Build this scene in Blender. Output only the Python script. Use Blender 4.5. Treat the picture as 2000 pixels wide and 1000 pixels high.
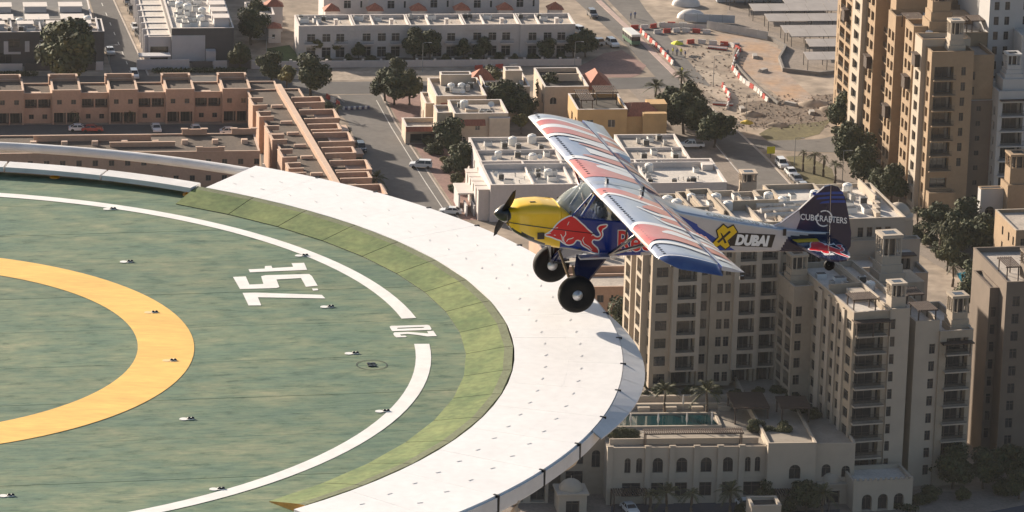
import bpy, bmesh, math, random
from mathutils import Vector, Matrix
R_=math.radians
random.seed(7)
for _o in list(bpy.data.objects): bpy.data.objects.remove(_o)
scene=bpy.context.scene
COL=scene.collection
# ---------------------------------------------------------------- camera
FOC=9000.0; PIT=R_(16.76); ROL=R_(1.635); CAM=Vector((11.78,-79.8,26.1)); Z0=-228.0
_fw=Vector((0,math.cos(PIT),-math.sin(PIT))); _rt=Vector((1,0,0)); _up=_rt.cross(_fw)
RT=math.cos(ROL)*_rt+math.sin(ROL)*_up; UP=-math.sin(ROL)*_rt+math.cos(ROL)*_up
cd=bpy.data.cameras.new('camera'); cam=bpy.data.objects.new('camera',cd); COL.objects.link(cam)
cd.sensor_width=36.0; cd.lens=36.0*FOC/2000.0; cd.clip_start=1.0; cd.clip_end=20000.0
m=Matrix((RT,UP,-_fw)).transposed().to_4x4(); m.translation=CAM; cam.matrix_world=m
scene.camera=cam
# ---------------------------------------------------------------- sky, sun, exposure
SUN_AZ=136.0; SUN_EL=20.0          # the sun stands left of and beyond the pad, low
w=bpy.data.worlds.new('World'); scene.world=w; w.use_nodes=True
nt=w.node_tree; bg=nt.nodes['Background']; sky=nt.nodes.new('ShaderNodeTexSky'); sky.sky_type='NISHITA'
sky.sun_disc=False; sky.sun_elevation=R_(SUN_EL); sky.sun_rotation=R_(90-SUN_AZ); sky.dust_density=2.5; sky.air_density=1.0; sky.ozone_density=1.0
nt.links.new(sky.outputs[0],bg.inputs[0]); bg.inputs[1].default_value=0.068
sl=bpy.data.lights.new('sun','SUN'); sun=bpy.data.objects.new('sun',sl); COL.objects.link(sun)
sl.energy=5.0; sl.angle=R_(1.0); sl.color=(1.0,0.87,0.72)
_d=Vector((math.cos(R_(SUN_AZ))*math.cos(R_(SUN_EL)),math.sin(R_(SUN_AZ))*math.cos(R_(SUN_EL)),math.sin(R_(SUN_EL))))
sun.rotation_euler=_d.to_track_quat('Z','Y').to_euler(); sun.location=(-60,40,60)
vs=scene.view_settings; vs.view_transform='Standard'; vs.look='None'; vs.exposure=0.90; vs.gamma=1.0; vs.use_curve_mapping=False
# ---------------------------------------------------------------- helpers
def at(px,py,z=0.0):
    d=((px-1000)/FOC)*RT-((py-500)/FOC)*UP+_fw
    return CAM+d*((z-CAM.z)/d.z)
TH=R_(8.5)
def uv(px,py,h=0.0):
    q=at(px,py,Z0+h); return (q.x*math.cos(TH)+q.y*math.sin(TH),-q.x*math.sin(TH)+q.y*math.cos(TH))
def wxy(u,v): return (u*math.cos(TH)-v*math.sin(TH),u*math.sin(TH)+v*math.cos(TH))

MATS={}
def mat(name,col,rough=0.7,var=0.0,scale=1.0,metal=0.0,spec=0.5,coat=0.0,bump=0.0,col2=None,stretch=None,emit=None,fine=0.0,coord='Object'):
    if name in MATS: return MATS[name]
    M=bpy.data.materials.new(name); M.use_nodes=True; t=M.node_tree; b=t.nodes['Principled BSDF']
    b.inputs['Base Color'].default_value=(*col,1); b.inputs['Roughness'].default_value=rough; b.inputs['Metallic'].default_value=metal
    b.inputs['Specular IOR Level'].default_value=spec; b.inputs['Coat Weight'].default_value=coat; b.inputs['Coat Roughness'].default_value=0.08
    if emit: b.inputs['Emission Color'].default_value=(*emit[:3],1); b.inputs['Emission Strength'].default_value=emit[3]
    if var>0 or bump>0:
        tc=t.nodes.new('ShaderNodeTexCoord'); mp=t.nodes.new('ShaderNodeMapping')
        t.links.new(tc.outputs[coord],mp.inputs[0])
        if stretch: mp.inputs['Scale'].default_value=stretch
        n=t.nodes.new('ShaderNodeTexNoise'); n.inputs['Scale'].default_value=scale; n.inputs['Detail'].default_value=7; n.inputs['Roughness'].default_value=0.62
        t.links.new(mp.outputs[0],n.inputs['Vector'])
        if var>0:
            cr=t.nodes.new('ShaderNodeValToRGB'); c2=col2 or tuple(c*(1-var) for c in col)
            c1=col if col2 else tuple(min(1,c*(1+var*.5)) for c in col)
            cr.color_ramp.elements[0].position=.32; cr.color_ramp.elements[1].position=.68
            cr.color_ramp.elements[0].color=(*c2,1); cr.color_ramp.elements[1].color=(*c1,1)
            t.links.new(n.outputs['Fac'],cr.inputs[0]); out=cr.outputs[0]
            if fine>0:
                n2=t.nodes.new('ShaderNodeTexNoise'); n2.inputs['Scale'].default_value=scale*7; n2.inputs['Detail'].default_value=5
                t.links.new(mp.outputs[0],n2.inputs['Vector'])
                mr=t.nodes.new('ShaderNodeMapRange'); mr.inputs[1].default_value=.3; mr.inputs[2].default_value=.7; mr.inputs[3].default_value=1-fine; mr.inputs[4].default_value=1+fine*.6
                t.links.new(n2.outputs['Fac'],mr.inputs[0])
                mx=t.nodes.new('ShaderNodeMix'); mx.data_type='RGBA'; mx.blend_type='MULTIPLY'; mx.inputs[0].default_value=1
                t.links.new(out,mx.inputs[6]); t.links.new(mr.outputs[0],mx.inputs[7]); out=mx.outputs[2]
            t.links.new(out,b.inputs['Base Color'])
        if bump>0:
            bp=t.nodes.new('ShaderNodeBump'); bp.inputs['Strength'].default_value=bump; bp.inputs['Distance'].default_value=.02
            t.links.new(n.outputs['Fac'],bp.inputs['Height']); t.links.new(bp.outputs[0],b.inputs['Normal'])
    MATS[name]=M; return M

class MB:
    def __init__(s): s.v=[]; s.f=[]; s.m=[]
    def add(s,vs,fs,mi=0):
        o=len(s.v); s.v+=[tuple(v) for v in vs]; s.f+=[tuple(i+o for i in f) for f in fs]; s.m+=[mi]*len(fs)
    def quad(s,a,b,c,d,mi=0): s.add([a,b,c,d],[(0,1,2,3)],mi)
    def box(s,x0,x1,y0,y1,z0,z1,mi=0,M=None):
        vs=[(x,y,z) for z in (z0,z1) for y in (y0,y1) for x in (x0,x1)]
        if M is not None: vs=[M@Vector(v) for v in vs]
        s.add(vs,[(0,2,3,1),(4,5,7,6),(0,1,5,4),(2,6,7,3),(0,4,6,2),(1,3,7,5)],mi)
    def prism(s,pts,z0,z1,mi=0,cap=True):
        n=len(pts); s.add([(p[0],p[1],z0) for p in pts]+[(p[0],p[1],z1) for p in pts],
            [(i,(i+1)%n,n+(i+1)%n,n+i) for i in range(n)]+([tuple(range(n,2*n)),tuple(range(n-1,-1,-1))] if cap else []),mi)
    def tube(s,pts,r,n=8,mi=0,cap=True):
        pts=[Vector(p) for p in pts]; rs=r if isinstance(r,(list,tuple)) else [r]*len(pts)
        vs=[];fs=[]
        for i,p in enumerate(pts):
            d=(pts[min(i+1,len(pts)-1)]-pts[max(i-1,0)]).normalized()
            a=d.cross(Vector((0,0,1)))
            if a.length<1e-3: a=d.cross(Vector((1,0,0)))
            a.normalize(); b=d.cross(a)
            for k in range(n):
                t=2*math.pi*k/n; vs.append(p+rs[i]*(a*math.cos(t)+b*math.sin(t)))
        for i in range(len(pts)-1):
            for k in range(n): fs.append((i*n+k,i*n+(k+1)%n,(i+1)*n+(k+1)%n,(i+1)*n+k))
        if cap: fs.append(tuple(range(n-1,-1,-1))); fs.append(tuple(range((len(pts)-1)*n,len(pts)*n)))
        s.add(vs,fs,mi)
    def lathe(s,prof,n=16,mi=0,M=None):
        vs=[];fs=[]
        for r,z in prof:
            for k in range(n):
                t=2*math.pi*k/n; v=Vector((r*math.cos(t),r*math.sin(t),z)); vs.append(M@v if M is not None else v)
        for i in range(len(prof)-1):
            for k in range(n): fs.append((i*n+k,i*n+(k+1)%n,(i+1)*n+(k+1)%n,(i+1)*n+k))
        s.add(vs,fs,mi)
    def mesh(s,name,mats,smooth=False,recalc=False):
        me=bpy.data.meshes.new(name); me.from_pydata(s.v,[],s.f)
        for M in (mats if isinstance(mats,(list,tuple)) else ([mats] if mats else [])): me.materials.append(M)
        me.polygons.foreach_set('material_index',s.m)
        if smooth: me.polygons.foreach_set('use_smooth',[True]*len(s.f))
        me.update()
        if recalc:
            bm=bmesh.new(); bm.from_mesh(me); bmesh.ops.recalc_face_normals(bm,faces=bm.faces); bm.to_mesh(me); bm.free()
        return me
    def build(s,name,mats,parent=None,smooth=False,recalc=False):
        return obj(name,s.mesh(name,mats,smooth,recalc),parent)
def obj(name,me,parent=None,loc=None,rot=None,scale=None):
    o=bpy.data.objects.new(name,me); COL.objects.link(o)
    if parent is not None: o.parent=parent
    if loc is not None: o.location=loc
    if rot is not None: o.rotation_euler=rot
    if scale is not None: o.scale=scale
    return o
def tag(o,label,cat,group=None):
    o['label']=label; o['category']=cat
    if group: o['group']=group
    return o
def thing(name,label,cat,loc=(0,0,0),rz=0,group=None):
    o=bpy.data.objects.new(name,None); COL.objects.link(o); o.location=loc; o.rotation_euler=(0,0,rz); o.empty_display_size=.3
    return tag(o,label,cat,group)
def struct(o): o['kind']='structure'; return o
def copy_tree(o,parent=None):
    c=o.copy(); COL.objects.link(c)
    if parent is not None: c.parent=parent
    for ch in CH.get(o.name,()): copy_tree(ch,c)
    return c
CH={}
def register(root):
    CH[root.name]=[c for c in bpy.data.objects if c.parent==root]
    for c in CH[root.name]: register(c)
def text_mesh(body,size=1.0,offset=0.0,shear=0.0,space=1.0,mtl=None,extr=0.0):
    cu=bpy.data.curves.new('lettering','FONT'); cu.body=body; cu.size=size; cu.offset=offset; cu.shear=shear; cu.space_character=space; cu.extrude=extr
    cu.resolution_u=3; o=bpy.data.objects.new('lettering',cu); COL.objects.link(o)
    dg=bpy.context.evaluated_depsgraph_get(); me=bpy.data.meshes.new_from_object(o.evaluated_get(dg))
    bpy.data.objects.remove(o); me.materials.clear()
    if mtl: me.materials.append(mtl)
    return me
def fill_poly(pts3,mtl,name):
    bm=bmesh.new(); vs=[bm.verts.new(p) for p in pts3]; es=[bm.edges.new((vs[i],vs[(i+1)%len(vs)])) for i in range(len(vs))]
    bmesh.ops.triangle_fill(bm,use_beauty=True,use_dissolve=False,edges=es)
    me=bpy.data.meshes.new(name); bm.to_mesh(me); bm.free(); me.materials.append(mtl); return me
# ================================================================ HELIPAD
def deckmat():
    M=bpy.data.materials.new('deck_green_paint'); M.use_nodes=True; t=M.node_tree; N=t.nodes; L=t.links; b=N['Principled BSDF']; b.inputs['Roughness'].default_value=.62
    tc=N.new('ShaderNodeTexCoord')
    def noise(sc,st,det=8,ro=.65):
        mp=N.new('ShaderNodeMapping'); mp.inputs['Scale'].default_value=st; L.new(tc.outputs['Object'],mp.inputs[0]); n=N.new('ShaderNodeTexNoise'); n.inputs['Scale'].default_value=sc; n.inputs['Detail'].default_value=det; n.inputs['Roughness'].default_value=ro; L.new(mp.outputs[0],n.inputs['Vector']); return n.outputs['Fac']
    def ramp(f,stops):
        r=N.new('ShaderNodeValToRGB'); e=r.color_ramp.elements
        while len(e)<len(stops): e.new(.5)
        for i,(p,c) in enumerate(stops): e[i].position=p; e[i].color=(*c,1)
        L.new(f,r.inputs[0]); return r.outputs[0]
    base=ramp(noise(.9,(.6,1.1,1),12,.74),[(.30,(.070,.130,.095)),(.45,(.105,.165,.108)),(.56,(.155,.195,.118)),(.70,(.25,.255,.155))])
    dark=ramp(noise(2.6,(.7,1.5,1),9,.68),[(.33,(.34,.46,.43)),(.42,(.74,.84,.80)),(.52,(1,1,1)),(.70,(1.22,1.18,1.10))])
    grain=ramp(noise(9,(.22,1.8,1),8,.75),[(.34,(.66,.70,.70)),(.5,(1,1,1)),(.66,(1.25,1.22,1.16))])
    def mul(x,y):
        m=N.new('ShaderNodeMix'); m.data_type='RGBA'; m.blend_type='MULTIPLY'; m.inputs[0].default_value=1; L.new(x,m.inputs[6]); L.new(y,m.inputs[7]); return m.outputs[2]
    oi=N.new('ShaderNodeObjectInfo'); mr=N.new('ShaderNodeMapRange'); mr.inputs[3].default_value=.88; mr.inputs[4].default_value=1.1; L.new(oi.outputs['Random'],mr.inputs[0])
    L.new(mul(mul(mul(base,dark),grain),mr.outputs[0]),b.inputs['Base Color']); return M
M_deck=deckmat()
M_white=mat('white_line_paint',(0.80,0.79,0.76),.55,var=.10,scale=3)
M_yellow=mat('yellow_line_paint',(0.88,0.53,0.14),.55,var=.14,scale=1.1,fine=.12,stretch=(.4,1.6,1))
M_plat=mat('white_platform_panel',(0.84,0.83,0.82),.38,var=.05,scale=.8,fine=.05)
M_metal=mat('white_painted_metal',(0.74,0.72,0.70),.4,var=.12,scale=2)
M_dark=mat('dark_rubber_seal',(0.02,0.02,0.022),.6)
M_black=mat('black_enamel',(0.012,0.012,0.014),.3)
M_amber=mat('amber_lamp_plastic',(0.75,0.30,0.01),.3,coat=.4)
M_turf=mat('ramp_green_turf',(0.185,0.225,0.08),.9,var=.45,scale=1.1,col2=(0.075,0.125,0.042),fine=.25,bump=.2)
M_turf2=mat('ramp_kerb_turf',(0.155,0.175,0.10),.9,var=.25,scale=3,fine=.2)
M_ply=mat('plywood_edge',(0.55,0.28,0.07),.7,var=.3,scale=4)
M_steel=mat('galvanised_steel',(0.32,0.33,0.34),.45,metal=.6,var=.2,scale=3)
M_beam=mat('cream_support_paint',(0.62,0.50,0.38),.55,var=.2,scale=2)
pad=thing('helipad','round green helipad deck with yellow ring, white rim line and 7.5t marking','helipad')
SA=R_(11.5)
def arcpts(r,a0,a1,n): return [(r*math.cos(R_(a0+(a1-a0)*i/n)),r*math.sin(R_(a0+(a1-a0)*i/n))) for i in range(n+1)]
RD=11.9
strip=2.08
k=-6
for k in range(-6,6):
    y0=k*strip+.5; y1=y0+strip-.012
    if y1<-RD or y0>RD: continue
    a=max(y0,-RD+.001); b=min(y1,RD-.001)
    n=14; ys=[a+(b-a)*i/n for i in range(n+1)]
    L=[(-math.sqrt(RD*RD-y*y),y) for y in ys]; Rr=[(math.sqrt(RD*RD-y*y),y) for y in ys]
    mb=MB(); mb.prism(Rr+L[::-1],-.06,random.uniform(-.003,0.0))
    o=mb.build('deck_panel',M_deck,pad); o.rotation_euler[2]=SA
mb=MB(); mb.prism(arcpts(RD-.05,0,360,96)[:-1],-.5,-.075); mb.build('deck_base',M_dark,pad)
mb=MB(); mb.lathe([(11.6,-.5),(9,-1.2),(4,-2.2),(2.2,-4.5),(2.0,-9)],40); mb.build('support_cone',M_beam,pad,smooth=True)
def ring(name,r0,r1,a0,a1,z,M,parent,n=None):
    n=n or max(8,int(abs(a1-a0)/2)); A=arcpts(r0,a0,a1,n); B=arcpts(r1,a0,a1,n); mb=MB()
    for i in range(n): mb.quad((*A[i],z),(*B[i],z),(*B[i+1],z),(*A[i+1],z))
    return mb.build(name,M,parent,recalc=False)
ring('yellow_ring',5.0,6.03,0,360,.005,M_yellow,pad,120)
def azof(px,py,z=0):
    q=at(px,py,z); return math.degrees(math.atan2(q.y,q.x))
ga=azof(800,622); gb=azof(826,672)
ring('white_ring',10.08,10.36,ga,gb+360,.005,M_white,pad,150)
def deckpoly(name,pts,M,z=.005):
    return obj(name,fill_poly([at(x,y,z) for x,y in pts],M,name),pad)
def Z8(pts): return [(400+x/4.0,480+y/4.0) for x,y in pts]
deckpoly('marking_letter',Z8([(295,368),(400,366),(915,383),(942,411),(415,402),(441,465),(342,466)]),M_white)
deckpoly('marking_letter',Z8([(838,334),(880,334),(888,347),(845,350)]),M_white)
deckpoly('marking_letter',Z8([(220,243),(320,239),(349,303),(458,298),(440,238),(475,230),(815,220),(838,238),(882,312),(790,320),(752,252),(560,263),(583,322),(560,330),(275,338)]),M_white)
deckpoly('marking_letter',Z8([(342,184),(468,178),(470,158),(520,156),(528,174),(690,164),(678,136),(776,133),(800,188),(352,207)]),M_white)
def strokepoly(name,pts,w):
    mb=MB(); P=[at(x,y,.005) for x,y in pts]; L=[];Rr=[]
    for i,p in enumerate(P):
        d=(P[min(i+1,len(P)-1)]-P[max(i-1,0)]).normalized(); nrm=Vector((-d.y,d.x,0)); L.append(p+nrm*w/2); Rr.append(p-nrm*w/2)
    for i in range(len(P)-1): mb.quad(Rr[i],Rr[i+1],L[i+1],L[i])
    return mb.build(name,M_white,pad)
# the 20 painted in the gap of the line
def Z12(pts): return [(740+x/12.5,610+y/12.5) for x,y in pts]
O_=Z12([(262,350),(300,330),(1190,305),(1240,325),(1288,405),(1265,428),(335,458),(305,430)]); I_=Z12([(445,385),(470,378),(1060,355),(1110,358),(1110,366),(1070,378),(480,402),(450,400)])
mb=MB(); mb.add([at(x,y,.005) for x,y in O_+I_],[(i,8+i,8+(i+1)%8,(i+1)%8) for i in range(8)]); mb.build('marking_digit',M_white,pad)
deckpoly('marking_digit',Z12([(375,490),(700,478),(900,490),(1205,515),(1180,460),(1330,450),(1415,578),(1180,585),(900,545),(700,525),(520,540),(545,572),(640,568),(680,590),(660,605),(430,610),(385,580),(350,525)]),M_white)
# raised rim on the left, in separate white panels
aR=azof(388,370,.17)
a0=aR+.8
while a0<150:
    a1=a0+10.2-.22
    n=8; mb=MB()
    for i in range(n):
        q0=R_(a0+(a1-a0)*i/n); q1=R_(a0+(a1-a0)*(i+1)/n)
        P=lambda r,z,t:(r*math.cos(t),r*math.sin(t),z)
        prof=[(11.62,.09),(11.62,.19),(12.02,.20),(12.02,.02)]
        for j in range(4):
            (ra,za),(rb,zb)=prof[j],prof[(j+1)%4]
            mb.quad(P(ra,za,q0),P(ra,za,q1),P(rb,zb,q1),P(rb,zb,q0))
        if i==0: mb.quad(*[P(r,z,q0) for r,z in prof])
        if i==n-1: mb.quad(*[P(r,z,q1) for r,z in prof[::-1]])
    mb.build('rim_panel',M_metal,pad,recalc=True)
    a0+=10.2
# outer tube ring and its arms
mb=MB(); mb.tube([(14.0*math.cos(R_(t)),14.0*math.sin(R_(t)),-.05) for t in range(62,152,2)],.10,10); mb.build('outer_tube',M_metal,pad,smooth=True)
for t,bow in ((96,.0),(102,.0),(88,.5),(110,0),(120,.3),(132,0)):
    mb=MB(); P=[]
    for i in range(9):
        s=i/8; r=11.9+2.1*s; z=-.12-.75*math.sin(math.pi*s)*(1 if bow else .35)
        P.append((r*math.cos(R_(t)),r*math.sin(R_(t)),z))
    mb.tube(P,[.15]*9 if bow else [.09]*9,8); mb.build('support_arm',M_beam,pad,smooth=True)
for t,rm in ((-16.5,13.55),(-29.0,13.70)):
    mb=MB(); P=[]
    for i in range(11):
        a=R_(-105+165*i/10); r=rm-.75+.75*math.cos(a)*1.0; z=-.35+.38*math.sin(a); P.append((r*math.cos(R_(t)),r*math.sin(R_(t)),z))
    mb.tube(P,.075,8); mb.build('support_arm',M_beam,pad,smooth=True)
# ---------------------------------------------------------------- landing platform over the rim
plat=thing('landing_platform','curved white panelled landing platform bolted over the pad rim','platform')
ZP=.17; RA=11.88; RB=13.85; AE0=azof(397,366,ZP)-.2; AE1=-45.6
NSEG=17; dA=(AE0-AE1)/NSEG
bolt=MB(); bolt.box(-.05,.05,-.012,.012,0,.003); bolt_me=bolt.mesh('fastener',mat('bolt_grey',(0.62,0.62,0.62),.5))
for s in range(NSEG):
    b0=AE1+s*dA+.008; b1=AE1+(s+1)*dA-.008
    for (r0,r1) in ((RA,12.86),(12.8615,RB)):
        n=6 if r1==RB else 2
        pts=arcpts(r0,b0,b1,2)[::1]+arcpts(r1,b0,b1,4)[::-1]
        mb=MB(); mb.prism(pts[::-1],ZP-.05,ZP+random.uniform(-.0008,.0008)); mb.build('platform_panel',M_plat,plat,recalc=True)
    for fr in (.25,.75):
        t=R_(b0+(b1-b0)*fr)
        for r in (12.45,13.1):
            o=obj('fastener',bolt_me,plat,loc=(r*math.cos(t),r*math.sin(t),ZP+.003),rot=(0,0,t+random.uniform(-.2,.2)+1.2))
# fascia under the outer edge, one board per segment with a dark clamp between them
for s in range(NSEG):
    b0=AE1+s*dA+.12; b1=AE1+(s+1)*dA-.12; mb=MB(); n=4
    for i in range(n):
        q0=R_(b0+(b1-b0)*i/n);q1=R_(b0+(b1-b0)*(i+1)/n)
        P=lambda r,z,t:(r*math.cos(t),r*math.sin(t),z)
        prof=[(RB-.06,ZP-.06),(RB+.045,ZP-.03),(RB+.05,ZP-.27),(RB-.02,ZP-.27)]
        for j in range(4):
            (ra,za),(rb,zb)=prof[j],prof[(j+1)%4]; mb.quad(P(ra,za,q0),P(ra,za,q1),P(rb,zb,q1),P(rb,zb,q0))
        if i in (0,n-1):
            q=q0 if i==0 else q1; mb.quad(*[P(r,z,q) for r,z in prof])
    mb.build('fascia_board',M_metal,plat,recalc=True)
    t=R_(AE1+s*dA); mb=MB(); mb.box(-.05,.06,-.02,.02,-.29,.010); o=mb.build('edge_clamp',M_dark,plat); o.location=(RB*math.cos(t),RB*math.sin(t),ZP); o.rotation_euler=(0,0,t)
# folded down outer flap along the right edge
a=13.0
for s in range(5):
    b0=-17+s*6.2; b1=b0+6.15; mb=MB(); n=4
    for i in range(n):
        q0=b0+(b1-b0)*i/n;q1=b0+(b1-b0)*(i+1)/n
        def wd(q): return .36*max(.12,math.cos((q+3)/17*math.pi*.46))
        P=lambda r,z,t:(r*math.cos(R_(t)),r*math.sin(R_(t)),z)
        A0=P(RB+.01,ZP-.005,q0);A1=P(RB+.01,ZP-.005,q1);B0=P(RB+.05+wd(q0),ZP-.13,q0);B1=P(RB+.05+wd(q1),ZP-.13,q1)
        mb.quad(A0,B0,B1,A1); dn=Vector((0,0,-.02)); mb.quad(*[tuple(Vector(p)+dn) for p in (A1,B1,B0,A0)])
        mb.quad(B0,tuple(Vector(B0)+dn),tuple(Vector(B1)+dn),B1)
    mb.build('edge_flap',M_metal,plat)
mb=MB(); mb.prism(arcpts(RA+.05,AE1+.1,AE0-.1,40)+arcpts(RB-.12,AE1+.1,AE0-.1,40)[::-1],-.25,ZP-.06); mb.build('underframe',M_plat,plat,recalc=True)
mb=MB()
P0=Vector((RA*math.cos(R_(AE1)),RA*math.sin(R_(AE1)),0))
# ---------------------------------------------------------------- turf ramp
ramp=thing('turf_ramp','curved green turf covered wedge ramp between deck and white platform','ramp')
N2=16; dR=(AE0+.9-(AE1+1.2))/N2
ncol=16
for s in range(N2):
    b0=AE1+1.2+s*dR+.04; b1=AE1+1.2+(s+1)*dR-.04
    mb=MB()
    P=lambda r,z,t:(r*math.cos(R_(t)),r*math.sin(R_(t)),z)
    prof=[(11.0,.012),(11.70,ZP-.012),(11.86,ZP+.004),(11.875,ZP+.004),(11.875,.0),(11.0,.004)]
    for j in range(2): mb.quad(P(*prof[j],b0),P(*prof[j+1],b0),P(*prof[j+1],b1),P(*prof[j],b1),0 if j==0 else 1)
    mb.quad(P(11.875,.0,b0),P(11.875,.0,b1),P(11.86,ZP+.004,b1),P(11.86,ZP+.004,b0),1)
    mb.quad(P(11.0,.012,b0),P(11.0,.012,b1),P(11.0,.0,b1),P(11.0,.0,b0),2)
    for q in (b0,b1):
        mi=3 if (s==0 and q==b0) else 2
        mb.add([P(11.0,.0,q),P(11.0,.012,q),P(11.70,ZP-.012,q),P(11.86,ZP+.004,q),P(11.875,.0,q)],[(0,1,2,3,4)],mi)
    mb.build('ramp_panel',[M_turf,M_turf2,M_dark,M_ply],ramp)
# ---------------------------------------------------------------- small fittings on the deck
def deck_light(px,py,label,yellow=False):
    q=at(px,py,.005); t=thing('deck_light',label,'deck light',(q.x,q.y,.0),R_(12),'flush lights set in the helipad deck'); t.scale=(.72,.72,.72)
    mb=MB(); n=14
    pts=[(.105*math.cos(2*math.pi*i/n)-.09,.10*math.sin(2*math.pi*i/n)) for i in range(n)]
    mb.prism(pts,.003,.012); mb.build('flange',M_white if not yellow else mat('pale_yellow_paint',(0.85,0.6,0.3),.5),t)
    for dx in (.04,.125):
        mb=MB(); mb.lathe([(.046,.006),(.044,.035),(.03,.05),(.0,.055)],10); o=mb.build('lamp',M_black,t,smooth=True); o.location=(dx,0,0)
    mb=MB(); mb.box(.0,.16,-.08,-.06,.003,.02); mb.build('lamp_bracket',M_white,t)
for px,py,l in ((215,408,'small black deck light beside the white rim line at upper left'),(248,511,'small black deck light on open green above the yellow ring'),
  (590,499,'small black deck light touching the white line just above the 7.5t marking'),(640,599,'small black deck light on green just below the 7.5t marking'),
  (688,690,'small black deck light left of the round four-hole fitting'),(748,803,'small black deck light against the lower right of the white rim line'),
  (366,818,'small black deck light on open green below the yellow ring'),(425,955,'small black deck light against the white line near the bottom edge'),
  (14,968,'small black deck light in the bottom left corner of the deck')): deck_light(px,py,l)
deck_light(296,610,'small dark light set in the upper part of the yellow ring',True); deck_light(332,704,'small dark light set in the rightmost part of the yellow ring',True)
q=at(726,713,0); t=thing('tie_down_point','round flush fitting with four black holes on the green deck','deck fitting',(q.x,q.y,0),R_(11))
mb=MB(); 
for i in range(28):
    a=2*math.pi*i/28;b=2*math.pi*(i+1)/28
    mb.quad((.27*math.cos(a),.27*math.sin(a),.006),(.285*math.cos(a),.285*math.sin(a),.006),(.285*math.cos(b),.285*math.sin(b),.006),(.27*math.cos(b),.27*math.sin(b),.006))
mb.build('outline',M_dark,t)
for dx in (-.04,.04):
    for dy in (-.065,.065):
        mb=MB(); mb.lathe([(.045,.004),(.04,.02),(0,.022)],10); o=mb.build('hole',M_black,t); o.location=(dx,dy,0)
for px,py,l in ((107,345,'amber rim lamp below the white rim panels, the left one'),(367,379,'amber rim lamp beside the upper end of the turf ramp')):
    q=at(px,py,.02); t=thing('rim_lamp',l,'rim lamp',(q.x,q.y,0),0,'amber lamps along the rim')
    mb=MB(); mb.lathe([(.11,.0),(.105,.03),(.05,.045),(.04,.05)],14); mb.build('base',M_amber,t,smooth=True)
    mb=MB(); mb.lathe([(.04,.05),(.045,.09),(.03,.11),(0,.115)],12); mb.build('dome',M_amber,t,smooth=True)
q=at(47,381,.005)
# ================================================================ AEROPLANE (body frame: X forward, Y to its left wing, Z up)
P_yel=mat('yellow_gloss_paint',(0.93,0.57,0.012),.28,coat=.6,var=.06,scale=2)
P_blue=mat('royal_blue_gloss_paint',(0.008,0.035,0.24),.25,coat=.6)
P_navy=mat('navy_gloss_paint',(0.008,0.012,0.05),.25,coat=.6)
P_bri=mat('bright_blue_paint',(0.012,0.06,0.33),.25,coat=.6)
P_sil=mat('silver_paint',(0.50,0.52,0.57),.34,metal=.55,coat=.3,var=.08,scale=2.5)
P_wing=mat('wing_silver_blue_paint',(0.56,0.58,0.63),.30,metal=.25,coat=.5,var=.28,scale=1.3,col2=(0.30,0.36,0.50),stretch=(1,.6,1))
P_red=mat('red_gloss_paint',(0.74,0.012,0.018),.28,coat=.5)
P_wred=mat('wing_red_vinyl',(0.62,0.10,0.085),.30,coat=.5,var=.3,scale=1.6,col2=(0.70,0.30,0.24))
P_wwh=mat('white_vinyl',(0.88,0.87,0.86),.35,coat=.3)
P_carb=mat('carbon_black',(0.012,0.012,0.014),.28,coat=.5)
P_tyre=mat('tyre_rubber',(0.009,0.0085,0.0085),.7,var=.2,scale=8,spec=.25)
P_rim=mat('wheel_alloy',(0.55,0.55,0.56),.35,metal=.8)
P_gold=mat('yellow_vinyl',(0.85,0.55,0.02),.35)
P_tube=mat('dark_red_tube',(0.10,0.012,0.012),.35,coat=.3)
P_int=mat('cabin_interior',(0.03,0.025,0.02),.7,var=.5,scale=6,col2=(0.16,0.10,0.03))
def glassmat():
    M=bpy.data.materials.new('windscreen_acrylic'); M.use_nodes=True; t=M.node_tree; b=t.nodes['Principled BSDF']
    tr=t.nodes.new('ShaderNodeBsdfTransparent'); tr.inputs[0].default_value=(.82,.86,.84,1); mx=t.nodes.new('ShaderNodeMixShader')
    b.inputs['Base Color'].default_value=(.45,.50,.47,1); b.inputs['Roughness'].default_value=.12
    mx.inputs[0].default_value=.42; t.links.new(tr.outputs[0],mx.inputs[1]); t.links.new(b.outputs[0],mx.inputs[2])
    t.links.new(mx.outputs[0],t.nodes['Material Output'].inputs[0]); return M
P_glass=glassmat()
def glassmat2():
    M=P_glass.copy(); M.name='side_window_acrylic'
    for n in M.node_tree.nodes:
        if n.type=='MIX_SHADER': n.inputs[0].default_value=.12
    return M
P_glass2=glassmat2()
plane=thing('light_aircraft','blue, yellow and silver high-wing bush plane flying low over the white platform','aircraft',(13.174,3.044,2.547),R_(193.95))
ST=[(1.56,-.34,-.66,.22,.09,.08),(1.50,-.30,-.74,.30,.12,.10),(1.38,-.25,-.82,.345,.15,.12),(1.2,-.225,-.92,.375,.17,.12),(.95,-.225,-1.02,.395,.17,.12),(.6,-.28,-1.08,.40,.14,.10),(.40,-.45,-1.11,.40,.05,.10),
    (-.13,-.54,-1.22,.40,.03,.10),(-.5,-.58,-1.28,.40,.03,.10),(-.95,-.56,-1.29,.395,.03,.10)]
REAR=[(-.95,-.10,-1.29,.395,.05,.10),(-1.3,-.26,-1.30,.375,.05,.09),(-1.7,-.455,-1.31,.335,.05,.08),(-2.65,-.70,-1.34,.24,.04,.06),(-3.73,-.94,-1.40,.13,.03,.04),(-4.3,-1.04,-1.44,.075,.02,.02),(-4.74,-1.08,-1.47,.035,.012,.012)]
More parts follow.
